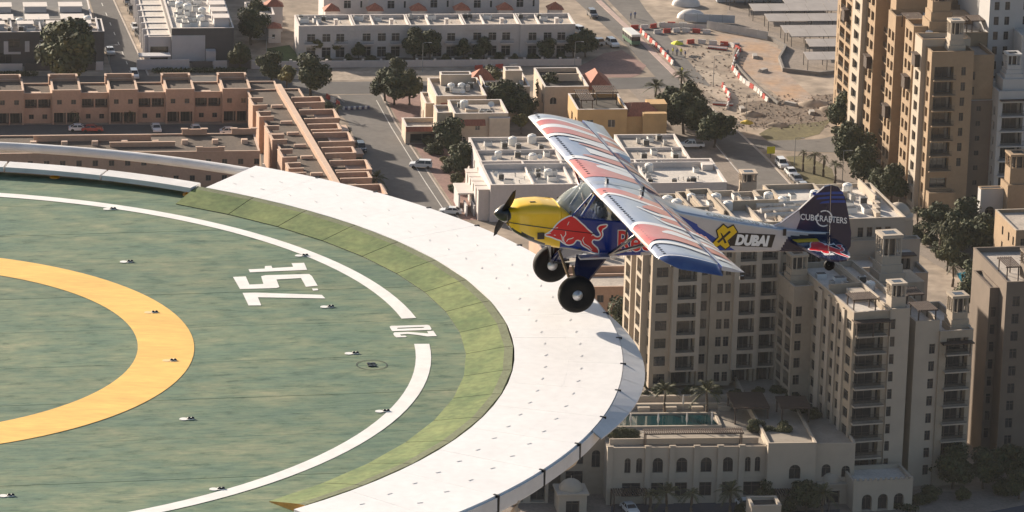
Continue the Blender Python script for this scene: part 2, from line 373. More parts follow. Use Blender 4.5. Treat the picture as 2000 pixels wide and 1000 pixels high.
def interp(S,X):
    for a,b in zip(S[:-1],S[1:]):
        if b[0]<=X<=a[0]:
            t=(a[0]-X)/(a[0]-b[0]); return [a[i]+(b[i]-a[i])*t for i in range(6)]
    return list(S[0] if X>S[0][0] else S[-1])
def section(S,X):
    _,zt,zb,w,rt,rb=interp(S,X); P=[]
    def arc(cy,cz,r,a0,n=5):
        for i in range(n+1):
            a=R_(a0+90*i/n); P.append((X,cy+r*math.cos(a),cz+r*math.sin(a)))
    arc(w-rb,zb+rb,rb,-90); 
    for i in range(1,14): P.append((X,w,zb+rb+(zt-rt-zb-rb)*i/14))
    arc(w-rt,zt-rt,rt,0); 
    for i in range(1,6): P.append((X,(w-rt)*(1-2*i/6),zt+.012*math.sin(math.pi*i/6)))
    arc(-w+rt,zt-rt,rt,90)
    for i in range(1,14): P.append((X,-w,zt-rt-(zt-rt-zb-rb)*i/14))
    arc(-w+rb,zb+rb,rb,180)
    for i in range(1,4): P.append((X,(-w+rb)*(1-2*i/4),zb))
    return P
def loft(S,x0,x1,step,fn,mats,name,cap0=True,cap1=True):
    n=max(2,int((x0-x1)/step)); mb=MB(); rings=[section(S,x0+(x1-x0)*i/n) for i in range(n+1)]; k=len(rings[0])
    mb.v=[p for r in rings for p in r]
    for i in range(n):
        for j in range(k):
            f=(i*k+j,(i+1)*k+j,(i+1)*k+(j+1)%k,i*k+(j+1)%k); c=[sum(mb.v[q][a] for q in f)/4 for a in range(3)]
            mb.f.append(f); mb.m.append(fn(*c))
    if cap0: mb.f.append(tuple(range(k))[::-1]); mb.m.append(fn(x0,0,-.6))
    if cap1: mb.f.append(tuple(range(n*k,(n+1)*k))); mb.m.append(fn(x1,0,-.6))
    return mb.build(name,mats,plane,smooth=True)
cowl=loft(ST,1.56,.62,.04,lambda x,y,z:1 if (z<-.60-(1.62-x)*.50) else 0,[P_yel,P_carb],'cowling')
def tubfn(x,y,z):
    if z<-1.05-(.6-x)*.10 and x>.2: return 2
    if x>.42+.86*max(0,-.43-z)-(.0): return 1
    return 0
tub=loft(ST,.62,-.95,.03,tubfn,[P_blue,P_yel,P_carb],'cabin_body')
def zig(z):
    if z>-.73: return -1.60+(z+.5)*2.0
    return -2.05+(z+.77)*1.42
def rearfn(x,y,z):
    if z<-1.315-(-.95-x)*.022: return 3
    if x<-3.75-(z+1.38)*.58 and z<-1.10: return 3
    if x<-1.9 and abs(x-zig(z)-.0)<.0: return 2
    return 0
rear=loft(REAR,-.95,-4.74,.03,rearfn,[P_sil,P_bri,P_navy,P_navy],'rear_fuselage')
for s in (1,-1):
    mb=MB(); n=90; G_=[]
    for i in range(n+1):
        X=-.95-(2.93-.95)*i/n; _,zt,zb,w,rt,rb=interp(REAR,X); lo=zb+rb*.9; 
        def line(pts):
            for (xa,za),(xb,zc) in zip(pts[:-1],pts[1:]):
                if xb<=X<=xa: return za+(zc-za)*(xa-X)/(xa-xb)
            return pts[-1][1]
        hi=line([(-.95,-.16),(-1.45,-.40),(-2.06,-.735),(-2.061,-.775),(-2.93,-1.36)]); hi=min(hi,zt-rt); lo=min(lo,hi)
        G_+=[(X,(w+.003)*s,lo),(X,(w+.003)*s,hi)]
    mb.add(G_,[(2*i,2*i+2,2*i+3,2*i+1) if s<0 else (2*i,2*i+1,2*i+3,2*i+2) for i in range(n)]); mb.build('blue_flash',P_bri,plane)
# spinner, propeller, intakes
mb=MB(); MX=Matrix.Translation((1.56,0,-.45))@Matrix.Rotation(R_(90),4,'Y')
mb.lathe([(.175,0),(.17,.05),(.14,.12),(.085,.19),(.03,.235),(0,.25)],20,M=MX); mb.build('spinner',P_carb,plane,smooth=True)
for s in (1,-1):
    mb=MB(); L=.84; n=10; ring0=[]
    for i in range(n+1):
        r=.10+(L-.10)*i/n; ch=.07+.075*math.sin(min(1,i/n*1.3)*math.pi*.75); 
        if i==n: ch=.02
        tw=R_(68-26*i/n); a=Vector((math.sin(tw),0,math.cos(tw)))*ch; d=Vector((0,.72,.69)).normalized()*s
        side=d.cross(Vector((1,0,0))); a=Vector((1,0,0))*ch*math.sin(tw)+side*ch*math.cos(tw)*s
        nn=a.cross(d).normalized()*.012; c=Vector((1.60,0,-.45))+d*r
        ring0+= [c+a,c+nn,c-a,c-nn]
    fs=[(i*4+j,i*4+(j+1)%4,(i+1)*4+(j+1)%4,(i+1)*4+j) for i in range(n) for j in range(4)]
    mb.add(ring0,fs); mb.add(ring0[-4:],[(0,1,2,3)]); mb.build('propeller_blade',mat('propeller_black',(0.008,0.008,0.009),.7,spec=.15),plane,recalc=True)
for s in (1,-1):
    mb=MB(); mb.lathe([(.085,0),(.08,.03),(.0,.032)],14,M=Matrix.Translation((1.535,.17*s,-.45))@Matrix.Rotation(R_(90),4,'Y')@Matrix.Scale(1.2,4,(1,0,0))); mb.build('air_intake',P_carb,plane)
mb=MB(); mb.box(.93,1.06,.35,.42,-.86,-.74); mb.build('exhaust_duct',P_carb,plane)
mb=MB(); mb.tube([(1.58,.30,-.545),(1.2,.386,-.60),(.95,.405,-.64),(.4,.409,-.73),(-.05,.409,-.80)],.008,6); mb.build('cowl_seam',P_carb,plane)
mb=MB(); mb.box(1.05,1.16,.12,.135,-.23,-.205); mb.build('cowl_latch',P_carb,plane)
# windscreen and side windows
mb=MB(); n=10; rows=7; g=[]
for i in range(rows+1):
    t=i/rows
    for j in range(n+1):
        s=-1+2*j/n; B=Vector((.62-.22*s*s,.40*s,-.27-.18*s*s)); T=Vector((.03,.385*s,.045-.06*s*s)); v=B.lerp(T,t)+Vector((.05,0,.05))*math.sin(math.pi*t)*(1-s*s*.6); g.append(v)
mb.add(g,[(i*(n+1)+j,i*(n+1)+j+1,(i+1)*(n+1)+j+1,(i+1)*(n+1)+j) for i in range(rows) for j in range(n)]); mb.build('windscreen',P_glass,plane,smooth=True)
for s in (1,-1):
    W=[(.40,-.46),(.03,-.03),(-.55,-.10),(-1.0,-.20),(-.97,-.56),(-.5,-.58),(-.13,-.54)]
    me=fill_poly([(x,.392*s,z) for x,z in W],P_glass2,'side_window'); obj('side_window',me,plane)
    mb=MB(); mb.tube([(.41,.398*s,-.45),(.03,.385*s,-.03)],.018,6); mb.build('cabin_frame',P_blue,plane); mb=MB(); mb.tube([(.22,.398*s,-.46),(-.03,.39*s,-.06)],.032,6); mb.build('cabin_frame',P_blue,plane); mb=MB(); mb.tube([(-.95,.395*s,-.56),(-.85,.395*s,-.1)],.03,6); mb.build('cabin_frame',P_blue,plane)
mb=MB(); mb.box(-.55,-.45,-.3,.3,-1.0,-.25); mb.box(-.5,.0,-.28,.28,-1.02,-.9); mb.build('seat',P_int,plane)
mb=MB(); mb.box(.38,.44,-.36,.36,-.72,-.36); mb.build('instrument_panel',P_int,plane)
# wings
CH_=1.5; HS=5.03
def shp(c): return (1.4845*math.sqrt(max(c,0))-.63*c-1.758*c*c+1.4215*c**3-.5075*c**4)*2
def zup(c,Y): return -.27*c+.125*shp(c)+.054*abs(Y)/HS
def zlo(c,Y): return -.27*c-.045*shp(c)+.054*abs(Y)/HS
def wle(y):
    return 0.0 if y<4.75 else -.34*((y-4.75)/.42)**2.2
def wingsurf(X,Y): return zup(min(1,max(0,-X/CH_)),Y)
def wing(s,name):
    mb=MB(); ys=[.0 if s>0 else .0]+[.2,.45,.8,1.3,2,2.7,3.4,4.1,4.6,4.75,4.85,4.95,5.05,5.12,5.17]; cs=[0,.008,.02,.045,.08,.13,.2,.3,.4,.5,.6,.7,.76]
    rings=[]
    for y in ys:
        x0=wle(y); th=1.0 if y<4.75 else max(.06,1-((y-4.75)/.43)**2)
        up=[];lo=[]
        for c in cs:
            X=x0+(-CH_*.76-x0)*(c/.76); cc=-X/CH_; mid=(zup(cc,y)+zlo(cc,y))/2; h=(zup(cc,y)-zlo(cc,y))/2
            prof=shp(c/.76*.9+.0)/max(1e-6,1.0); 
            if y<4.75: zu,zl=zup(c,y),zlo(c,y)
            else:
                dr=-.10*((y-4.75)/.42)**2; mid2=mid+dr*(1); hh=h*th*min(1,max(.08,math.sqrt(c/.15) if c<.15 else 1)); zu,zl=mid2+hh,mid2-hh
            up.append((X,y*s,zu)); lo.append((X,y*s,zl))
        rings.append(up[::-1]+lo[1:])
    k=len(rings[0]); mb.v=[p for r in rings for p in r]
    for i in range(len(ys)-1):
        for j in range(k):
            mb.f.append((i*k+j,i*k+(j+1)%k,(i+1)*k+(j+1)%k,(i+1)*k+j)); 
            low=j>=len(cs)-1; mb.m.append(1 if (low and j<k-1) else (1 if ys[i]>=4.85 else 0))
    mb.f.append(tuple(range((len(ys)-1)*k,len(ys)*k))); mb.m.append(1)
    return mb.build(name,[P_wing,mat('wingtip_blue_paint',(0.02,0.05,0.19),.3,coat=.5,var=.5,scale=1.5,col2=(0.10,0.15,0.30))],plane,smooth=True,recalc=True)
for s,nm in ((1,'wing'),(-1,'wing')):
    wg=wing(s,nm); wg['label']='near wing, silver with red and white lettering bands' if s>0 else 'far wing, silver with red and white lettering bands'
    # flap and aileron behind it
    for y0,y1,de,name in ((.45,2.62,.11,'flap'),(2.66,5.0,.02,'aileron')):
        mb=MB(); R=[]
        for y in (y0,(y0+y1)/2,y1):
            z0=zup(.77,y);z1=zlo(.77,y); tx=-CH_-.03; tz=zup(1,y)-de
            if name=='aileron' and y==y1: tx-=.06
            R.append([(-CH_*.772,y*s,z0),((-CH_*.772+tx)/2,y*s,(z0+tz)/2+.012),(tx,y*s,tz),((-CH_*.772+tx)/2,y*s,(z1+tz)/2-.01),(-CH_*.772,y*s,z1)])
        mb.v=[p for r in R for p in r]
        for i in range(2):
            for j in range(5): mb.f.append((i*5+j,i*5+(j+1)%5,(i+1)*5+(j+1)%5,(i+1)*5+j)); mb.m.append(0 if j<2 else 1)
        mb.f+= [(0,1,2,3,4),(14,13,12,11,10)]; mb.m+=[0,0]
        fl=mb.build(name,[P_wing,P_bri],plane,recalc=True)
    # vinyl bands: (points as chord fraction, span), half widths, material, stacking
    NB=[([(0,.62),(.3,.62),(.6,.95),(1.02,1.45)],[.22,.2,.2,.16],P_wred),([(0,.93),(.15,.80),(.5,1.15),(1.02,1.72)],[.07,.07,.10,.08],P_wwh),
        ([(.42,1.55),(.6,1.55),(.8,1.8),(1.02,2.15)],[.06,.28,.25,.2],P_wred),([(.33,1.62),(.5,1.95),(.75,2.05),(1.02,2.5)],[.05,.1,.12,.12],P_wwh),
        ([(.52,2.3),(.7,2.35),(1.02,2.85)],[.08,.2,.2],P_wred),([(.44,2.15),(.52,2.5),(.75,2.72),(1.02,3.2)],[.05,.1,.1,.1],P_wwh),
        ([(0,3.68),(.18,3.4),(.5,3.45),(1.02,4.0)],[.55,.5,.42,.36],P_wred),([(0,3.08),(.1,2.86),(.3,2.84),(.6,3.0),(1.02,3.5)],[.08,.08,.09,.1,.1],P_wwh),
        ([(.34,3.35),(.5,3.3),(.75,3.55),(1.02,3.85)],[.04,.16,.13,.1],P_wwh),([(0,4.32),(.12,4.12),(.4,4.12),(.7,4.35),(1.02,4.62)],[.07,.07,.09,.1,.1],P_wwh),
        ([(.0,4.96),(.3,4.97),(.72,5.0)],[.015,.02,.02],P_wwh)]
    FB=[([(0,1.0),(.2,.95),(.5,.8),(1.02,.5)],[.6,.55,.35,.2],P_wred),([(.3,1.15),(.5,1.1),(.8,.9),(1.02,.75)],[.06,.2,.18,.14],P_wwh),([(0,1.72),(.15,1.72),(.4,1.55),(.7,1.3),(1.02,1.1)],[.1,.1,.1,.12,.12],P_wwh),
        ([(.25,1.9),(.5,1.8),(.8,1.7),(1.02,1.6)],[.03,.16,.2,.18],P_wred),([(.38,2.3),(.55,2.2),(.8,2.1),(1.02,2.0)],[.2,.2,.16,.14],P_wwh),([(.34,2.75),(.6,2.6),(.8,2.5),(1.02,2.4)],[.03,.12,.16,.2],P_wred),
        ([(.25,3.0),(.5,2.95),(.8,2.8),(1.02,2.7)],[.06,.12,.14,.12],P_wwh),([(0,3.28),(.25,3.28),(.6,3.12),(1.02,2.95)],[.08,.08,.08,.1],P_wwh),([(0,3.55),(.3,3.6),(.6,3.45),(1.02,3.2)],[.18,.2,.19,.14],P_wred),
        ([(0,3.85),(.3,3.92),(.6,3.78),(1.02,3.5)],[.1,.12,.12,.12],P_wwh),([(0,4.1),(.3,4.2),(.6,4.05),(1.02,3.75)],[.14,.16,.15,.12],P_wred),([(0,4.29),(.3,4.42),(.6,4.27),(1.02,3.92)],[.05,.05,.05,.06],P_wwh)]
    for bi,(pl,hw,M_) in enumerate(NB if s>0 else FB):
        def smp(t):
            T=t*(len(pl)-1); i=min(int(T),len(pl)-2); f=T-i
            def cr(a): 
                p0=a[max(i-1,0)];p1=a[i];p2=a[i+1];p3=a[min(i+2,len(a)-1)]
                return .5*((2*p1)+(p2-p0)*f+(2*p0-5*p1+4*p2-p3)*f*f+(3*p1-p0-3*p2+p3)*f**3)
            return cr([p[0] for p in pl]),cr([p[1] for p in pl]),cr(hw)
        for seg in (0,1):
            mb=MB(); n=40; G_=[]
            for i in range(n+1):
                c,y,h=smp(i/n)
                if (seg==0 and c>.757): break
                if seg==1 and c<.78: continue
                c=max(.0,c)
                for k_ in range(5):
                    yy=y+h*(-1+k_/2); 
                    if c<=.757: z=zup(c,yy)
                    else:
                        de=.11 if yy<2.64 else .02; f=(c-.772)/(1.02-.772); z=zup(.77,yy)*(1-f)+(zup(1,yy)-de)*f+.014*math.sin(math.pi*min(1,max(0,f)))
                    G_.append((-CH_*c+(.004 if c<.02 else 0),yy*s,z+.005+.0012*bi))
            r=len(G_)//5
            if r<2: continue
            mb.add(G_,[(i*5+j,i*5+j+1,(i+1)*5+j+1,(i+1)*5+j) for i in range(r-1) for j in range(4)]); mb.build('vinyl_band',M_,plane,smooth=True)
    mb=MB()
    for i in range(34):
        y=.6+i*.128; x=-CH_*.10; z=wingsurf(x,y); mb.box(-.028,.028,-.006,.006,0,.012,M=Matrix.Translation((x,y*s,z))@Matrix.Rotation(R_(18 if i%2 else -18),4,'Z'))
    vg=mb.build('vortex_generators',P_carb,plane); vg['kind']='stuff'
    # struts
    for xa in (-.30,-.98):
        mb=MB(); mb.tube([(-.33,.40*s,-1.22),(xa,2.75*s,zlo(-xa/CH_,2.75)-.0)],.035,8); mb.build('wing_strut',P_tube if s<0 else P_carb,plane,smooth=True)
    mb=MB(); mb.tube([(-.30,1.6*s,-.66),(-.36,1.6*s,-.05)],.015,6); mb.build('jury_strut',P_carb,plane)
    # landing gear
    ax=Vector((.424,.97*s,-1.786))
    mb=MB(); T=[(.30,.40*s,-1.19),(-.28,.40*s,-1.27),(.30,.90*s,-1.70),(.50,.90*s,-1.70)]; t2=[(x,y,z-.05) for x,y,z in T]
    mb.add([Vector(p) for p in (T[0],T[1],T[2],T[3])]+[Vector(p) for p in t2],[(0,1,2,3),(7,6,5,4),(0,4,5,1),(1,5,6,2),(2,6,7,3),(3,7,4,0)]); mb.build('gear_leg',P_navy,plane,recalc=True)
    mb=MB(); mb.tube([(.62,.36*s,-1.12),(.46,.92*s,-1.74)],.028,8); mb.tube([(.1,0,-1.45),(.42,.90*s,-1.74)],.02,6); mb.tube([(.40,.93*s,-1.75),(.45,.72*s,-1.30)],.02,6); mb.build('gear_brace',P_carb if s<0 else mat('gear_bronze',(0.25,0.16,0.08),.4,metal=.5),plane)
    mb=MB(); mb.box(.28,-.30,.395*s,.62*s,-1.235,-1.20); mb.build('step',P_wwh if False else P_sil,plane,recalc=True)
    MW=Matrix.Translation(ax)@Matrix.Rotation(R_(90),4,'X')
    mb=MB(); r=.355; hw=.13; mb.lathe([(.10,-hw*.72),(.17,-hw*.93),(.25,-hw),(.31,-hw*.86),(.342,-hw*.55),(r,-hw*.2),(r,hw*.2),(.342,hw*.55),(.31,hw*.86),(.25,hw),(.17,hw*.93),(.10,hw*.72)],36,M=MW)
    ty=mb.build('wheel',P_tyre,plane,smooth=True)
    mb=MB(); mb.lathe([(.102,-.09),(.095,-.105),(.05,-.11),(.04,-.13),(.0,-.13)],24,M=MW); mb.lathe([(.102,.09),(.095,.105),(.05,.11),(.04,.13),(.0,.13)],24,M=MW); rm=mb.build('rim',P_rim,ty,smooth=True)
    # navigation fittings at the tips
    mb=MB(); mb.box(-.22,-.10,-.02,.02,-.10,-.02,M=Matrix.Translation((-.15,4.9*s,.0))); mb.build('tip_light',P_carb,plane)
    mb=MB(); mb.box(-.06,.02,-.02,.02,-.07,.0,M=Matrix.Translation((-CH_-.02,5.0*s,-.29))); mb.build('tail_light',P_carb,plane)
# wing root cover between the wings, roof fittings
mb=MB(); g=[]
for i,c in enumerate([0.02,.1,.2,.35,.5,.65,.76]):
    for y in (-.1,-.05,.0,.05,.1): g.append((-CH_*c,y,zup(c,0)+.006))
mb.add(g,[(i*5+j,i*5+j+1,(i+1)*5+j+1,(i+1)*5+j) for i in range(6) for j in range(4)]); mb.build('roof_strip',P_sil,plane,smooth=True)
for x,y in ((-.35,.0),(-1.05,.0),(-.9,.5)):
    mb=MB(); mb.box(x-.02,x+.02,y-.06,y+.06,wingsurf(x,y),wingsurf(x,y)+.09); mb.build('roof_aerial',P_carb,plane)
# tail
FIN=[(-3.60,-.93),(-3.78,-.86),(-4.13,-.61),(-4.40,-.36),(-4.61,-.18),(-4.73,-.15),(-4.76,-1.40),(-4.3,-1.30)]
RUD=[(-4.745,-.15),(-4.88,-.19),(-5.03,-.40),(-5.14,-.85),(-5.19,-1.11),(-5.19,-1.38),(-5.12,-1.50),(-4.95,-1.52),(-4.775,-1.46)]
def slab(name,poly,th,mats,fn=None):
    mb=MB(); n=len(poly); ix=range(n)
    bm=bmesh.new()
    for sgn in (1,-1):
        pass
    me=fill_poly([(x,0,z) for x,z in poly],mats[0],name); bm.from_mesh(me)
    bmesh.ops.subdivide_edges(bm,edges=bm.edges[:],cuts=0)
    r=bmesh.ops.extrude_face_region(bm,geom=bm.faces[:]); vs_=[v for v in r['geom'] if isinstance(v,bmesh.types.BMVert)]
    for v in vs_: v.co.y=-th/2
    for v in bm.verts:
        if v not in vs_: v.co.y=th/2
    bmesh.ops.recalc_face_normals(bm,faces=bm.faces)
    me2=bpy.data.meshes.new(name); bm.to_mesh(me2); bm.free()
    for M_ in mats: me2.materials.append(M_)
    return obj(name,me2,plane)
slab('tail_fin',FIN,.06,[P_navy]); slab('rudder',RUD,.045,[P_navy])
def decal(name,poly,Y,M_): return obj(name,fill_poly([(x,Y,z) for x,z in poly],M_,name),plane)
for Y in (.034,-.034):
    decal('fin_panel',[(-3.62,-.93),(-3.78,-.865),(-4.13,-.62),(-4.16,-.79),(-4.06,-1.08),(-3.9,-1.10)],Y,P_sil)
    for k_,zc in enumerate((-.30,-.385,-.47)):
        xa=-4.50+(zc+.27)*-.1-.0
        decal('fin_stripe',[(-4.44+(zc+.33)*-.9*-1,zc),(-4.72,zc+.02),(-4.72,zc-.03),(-4.40+(zc+.33)*-.9*-1,zc-.035)],Y,P_bri)
        decal('rudder_stripe',[(-4.755,zc+.02),(-5.0+(zc+.38)*.3,zc+.01),(-5.02+(zc+.38)*.3,zc-.04),(-4.755,zc-.03)],Y*.8,P_bri)
def plate(poly,z,th,name,M_):
    mb=MB(); mb.prism(poly,z-th/2,z+th/2); return mb.build(name,M_,plane,recalc=True)
for s in (1,-1):
    plate([(-3.95,.03*s),(-4.10,.75*s),(-4.20,1.2*s),(-4.35,1.45*s),(-4.50,1.5*s),(-4.50,.03*s)],-1.2,.045,'tailplane',P_navy)
    plate([(-4.515,.06*s),(-4.515,1.5*s),(-4.66,1.46*s),(-4.80,1.2*s),(-4.88,.7*s),(-4.85,.12*s)],-1.2,.035,'elevator',P_navy)
    mb=MB(); mb.tube([(-4.66,.03*s,-.52),(-4.45,.95*s,-1.18)],.003,5); mb.tube([(-4.6,.1*s,-1.45),(-4.45,.95*s,-1.22)],.003,5); mb.build('bracing_wire',P_carb,plane)
mb=MB(); mb.prism([(-3.99,.09),(-4.48,.09),(-4.48,.30),(-4.04,.30)],-1.174,-1.172); mb.build('tail_stripe',P_gold,plane)
mb=MB(); mb.tube([(-4.55,0,-1.46),(-4.72,0,-1.60),(-4.79,0,-1.74)],.022,6); mb.build('tailwheel_spring',P_carb,plane)
MW=Matrix.Translation((-4.79,0,-1.745))@Matrix.Rotation(R_(90),4,'X'); mb=MB(); mb.lathe([(.03,-.04),(.085,-.045),(.105,-.02),(.105,.02),(.085,.045),(.03,.04)],18,M=MW); mb.build('tailwheel',P_tyre,plane,smooth=True)
mb=MB(); mb.box(-3.86,-3.80,.12,.14,-1.08,-.95); mb.build('lift_handle',P_carb,plane)
# emblems and lettering
BULL=[(0.92,-0.77),(0.83,-0.72),(0.76,-0.68),(0.67,-0.54),(0.59,-0.47),(0.42,-0.43),(0.31,-0.48),(0.23,-0.58),(0.14,-0.67),(0.06,-0.76),(-0.02,-0.81),(-0.06,-0.84),(-0.14,-0.83),(-0.17,-0.79),(-0.14,-0.73),(-0.09,-0.67),(-0.16,-0.64),(-0.29,-0.63),(-0.27,-0.69),(-0.21,-0.71),(-0.24,-0.77),(-0.21,-0.87),(-0.13,-0.93),(-0.04,-0.91),(0.01,-0.98),(-0.02,-1.05),(-0.11,-1.13),(-0.14,-1.19),(-0.08,-1.2),(-0.01,-1.14),(0.07,-1.08),(0.16,-1.0),(0.21,-0.93),(0.27,-0.9),(0.34,-0.9),(0.36,-0.96),(0.43,-1.0),(0.52,-0.97),(0.57,-0.93),(0.55,-0.87),(0.66,-0.87),(0.74,-0.84),(0.82,-0.83),(0.89,-0.82)]
def chaikin(P,n=1):
    for _ in range(n):
        Q=[]
        for i in range(len(P)):
            a=P[i];b=P[(i+1)%len(P)]; Q+=[(a[0]*.75+b[0]*.25,a[1]*.75+b[1]*.25),(a[0]*.25+b[0]*.75,a[1]*.25+b[1]*.75)]
        P=Q
    return P
def offset(P,d):
    n=len(P); A=sum(P[i][0]*P[(i+1)%n][1]-P[(i+1)%n][0]*P[i][1] for i in range(n)); sg=1 if A>0 else -1; Q=[]
    for i in range(n):
        a=Vector(P[i-1]);b=Vector(P[i]);c=Vector(P[(i+1)%n]); t=((b-a).normalized()+(c-b).normalized())
        if t.length<1e-4: t=(c-b)
        t.normalize(); nv=Vector((t.y,-t.x))*sg; Q.append((b.x+nv.x*d,b.y+nv.y*d))
    return Q
BULLO= [(0.945, -0.774), (0.873, -0.738), (0.796, -0.69), (0.72, -0.584), (0.632, -0.503), (0.533, -0.45), (0.444, -0.414), (0.375, -0.433), (0.294, -0.494), (0.224, -0.565), (0.154, -0.625), (0.084, -0.702), (0.014, -0.757), (-0.027, -0.81), (-0.08, -0.852), (-0.136, -0.843), (-0.135, -0.809), (-0.081, -0.727), (-0.074, -0.68), (-0.118, -0.631), (-0.196, -0.617), (-0.276, -0.615), (-0.294, -0.65), (-0.267, -0.7), (-0.189, -0.737), (-0.215, -0.824), (-0.194, -0.886), (-0.139, -0.941), (-0.071, -0.943), (-0.02, -0.924), (-0.004, -0.969), (-0.051, -1.017), (-0.115, -1.071), (-0.146, -1.142), (-0.131, -1.21), (-0.08, -1.196), (-0.011, -1.182), (0.047, -1.133), (0.105, -1.085), (0.186, -1.041), (0.233, -0.988), (0.234, -0.942), (0.303, -0.922), (0.313, -0.95), (0.357, -1.0), (0.435, -1.019), (0.492, -1.011), (0.573, -0.962), (0.631, -0.913), (0.699, -0.893), (0.814, -0.837), (0.905, -0.816)]
BULLS= [[(0.524, -0.73), (0.52, -0.793), (0.56, -0.848), (0.554, -0.911)], [(0.618, -0.777), (0.588, -0.835), (0.581, -0.893), (0.517, -0.958)], [(0.367, -0.856), (0.406, -0.875), (0.474, -0.886), (0.5, -0.93)], [(0.164, -0.853), (0.192, -0.909), (0.159, -0.985), (0.061, -1.047), (0.002, -1.118)], [(0.462, -0.544), (0.494, -0.611)], [(0.724, -0.656), (0.673, -0.649)], [(0.748, -0.789), (0.711, -0.798)], [(0.872, -0.766), (0.805, -0.752)], [(0.023, -0.836), (-0.016, -0.81)]]
for s in (1,-1):
    B2=chaikin(BULLO,1); decal('bull_outline',B2,.4075*s,P_wwh); decal('bull_emblem',offset(B2,-.026),.4105*s,P_red)
    for S_ in BULLS:
        L_=[];R2=[]
        for k in range(len(S_)):
            d=Vector(S_[min(k+1,len(S_)-1)])-Vector(S_[max(k-1,0)]); d.normalize(); w_=.0085 if 0<k<len(S_)-1 else .006
            L_.append((S_[k][0]-d.y*w_,S_[k][1]+d.x*w_)); R2.append((S_[k][0]+d.y*w_,S_[k][1]-d.x*w_))
        decal('bull_mark',L_+R2[::-1],.4122*s,P_wwh)
def letter(txt,size,x,z,Y,M_,off=0,shear=0,sx=1,slope=0,space=1,name='lettering',dz=0):
    # reads left to right for someone looking at the left side (image left = nose, +X)
    me=text_mesh(txt,size,off,shear,space,M_); 
    for v in me.vertices:
        a,b=v.co.x*sx,v.co.y; v.co=(x-a,Y(x-a) if callable(Y) else Y,z+b+slope*a)
    return obj(name,me,plane)
yb=lambda e:(lambda X:interp(REAR,X)[3]+e if X<-.95 else .40+e)
letter('Red Bull',.56,-.47,-1.15,yb(.006),P_wwh,off=.026,sx=.78,slope=-.035); letter('Red Bull',.56,-.47,-1.15,yb(.009),P_red,off=.008,sx=.78,slope=-.035)
decal('sponsor_panel',[(-2.74,-.94),(-3.65,-1.05),(-3.58,-1.30),(-2.70,-1.20)],.0,P_carb).data.transform(Matrix.Identity(4))
def onside(o,e):
    for v in o.data.vertices: v.co.y=yb(e)(v.co.x)
    return o
onside(bpy.data.objects['sponsor_panel'],.005)
letter('DUBAI',.27,-2.83,-1.18,yb(.008),P_wwh,off=.017,shear=.25,sx=.84,slope=-.115)
XO=[(-2.37,-1.13),(-2.49,-1.01),(-2.45,-.88),(-2.58,-.77),(-2.67,-.85),(-2.78,-.80),(-2.87,-.94),(-2.68,-1.10),(-2.73,-1.20),(-2.64,-1.26),(-2.53,-1.17),(-2.44,-1.22)]
onside(decal('sponsor_mark_edge',offset(XO,.02),0,P_carb),.010); onside(decal('sponsor_mark',offset(XO,-.008),0,P_gold),.0115)
for a in ([(-2.52,-.92),(-2.56,-.95),(-2.66,-1.13),(-2.62,-1.15)],[(-2.74,-.93),(-2.70,-.90),(-2.46,-1.10),(-2.50,-1.13)]): onside(decal('sponsor_mark_line',a,0,P_carb),.013)
me=text_mesh('CARBONCUB UL',.21,.006,.0,1.1,P_navy)
for v in me.vertices:
    X=-2.28-v.co.x*.78; s_=interp(REAR,X); v.co=(X,s_[3]*.62-v.co.y*1.0,s_[1]+.0165)
obj('lettering',me,plane)
letter('CUBCRAFTERS',.165,-4.155,-.80,.0405,P_wwh,off=.003,sx=.86,slope=-.13,shear=-.05)
mb=MB(); n=36
for i in range(n):
    a=2*math.pi*i/n; b=2*math.pi*(i+1)/n
    if i in (4,5,22,23): continue
    c=(-4.63,-.80); f=lambda r,t:(c[0]+r*math.cos(t),.0415,c[1]+r*math.sin(t))
    mb.quad(f(.14,a),f(.165,a),f(.165,b),f(.14,b))
mb.build('ring_mark',P_wwh,plane)
for s in (1,):
    def st(p): return [( -4.12-(.92-x)*.58, .26+(-.43-z)*1.45 ) for x,z in p]
    B3=chaikin(BULL,1); Q=st(B3); n=len(Q); O=offset(Q,.022); mb=MB()
    mb.add([(x,y,-1.1745) for x,y in O]+[(x,y,-1.1745) for x,y in Q],[(i,(i+1)%n,n+(i+1)%n,n+i) for i in range(n)]); mb.build('bull_outline',P_wwh,plane)
    obj('bull_emblem',fill_poly([(x,y,-1.1755) for x,y in Q],P_red,'bull_emblem'),plane)

for tx,x0_,y0_ in (('Red',-4.50,.55),('Bull',-4.30,1.18)):
    me=text_mesh(tx,.17,.008,0,1,P_wwh)
    for v in me.vertices: v.co=(x0_-v.co.x*.8,y0_-v.co.y,-1.1738)
    obj('lettering',me,plane)

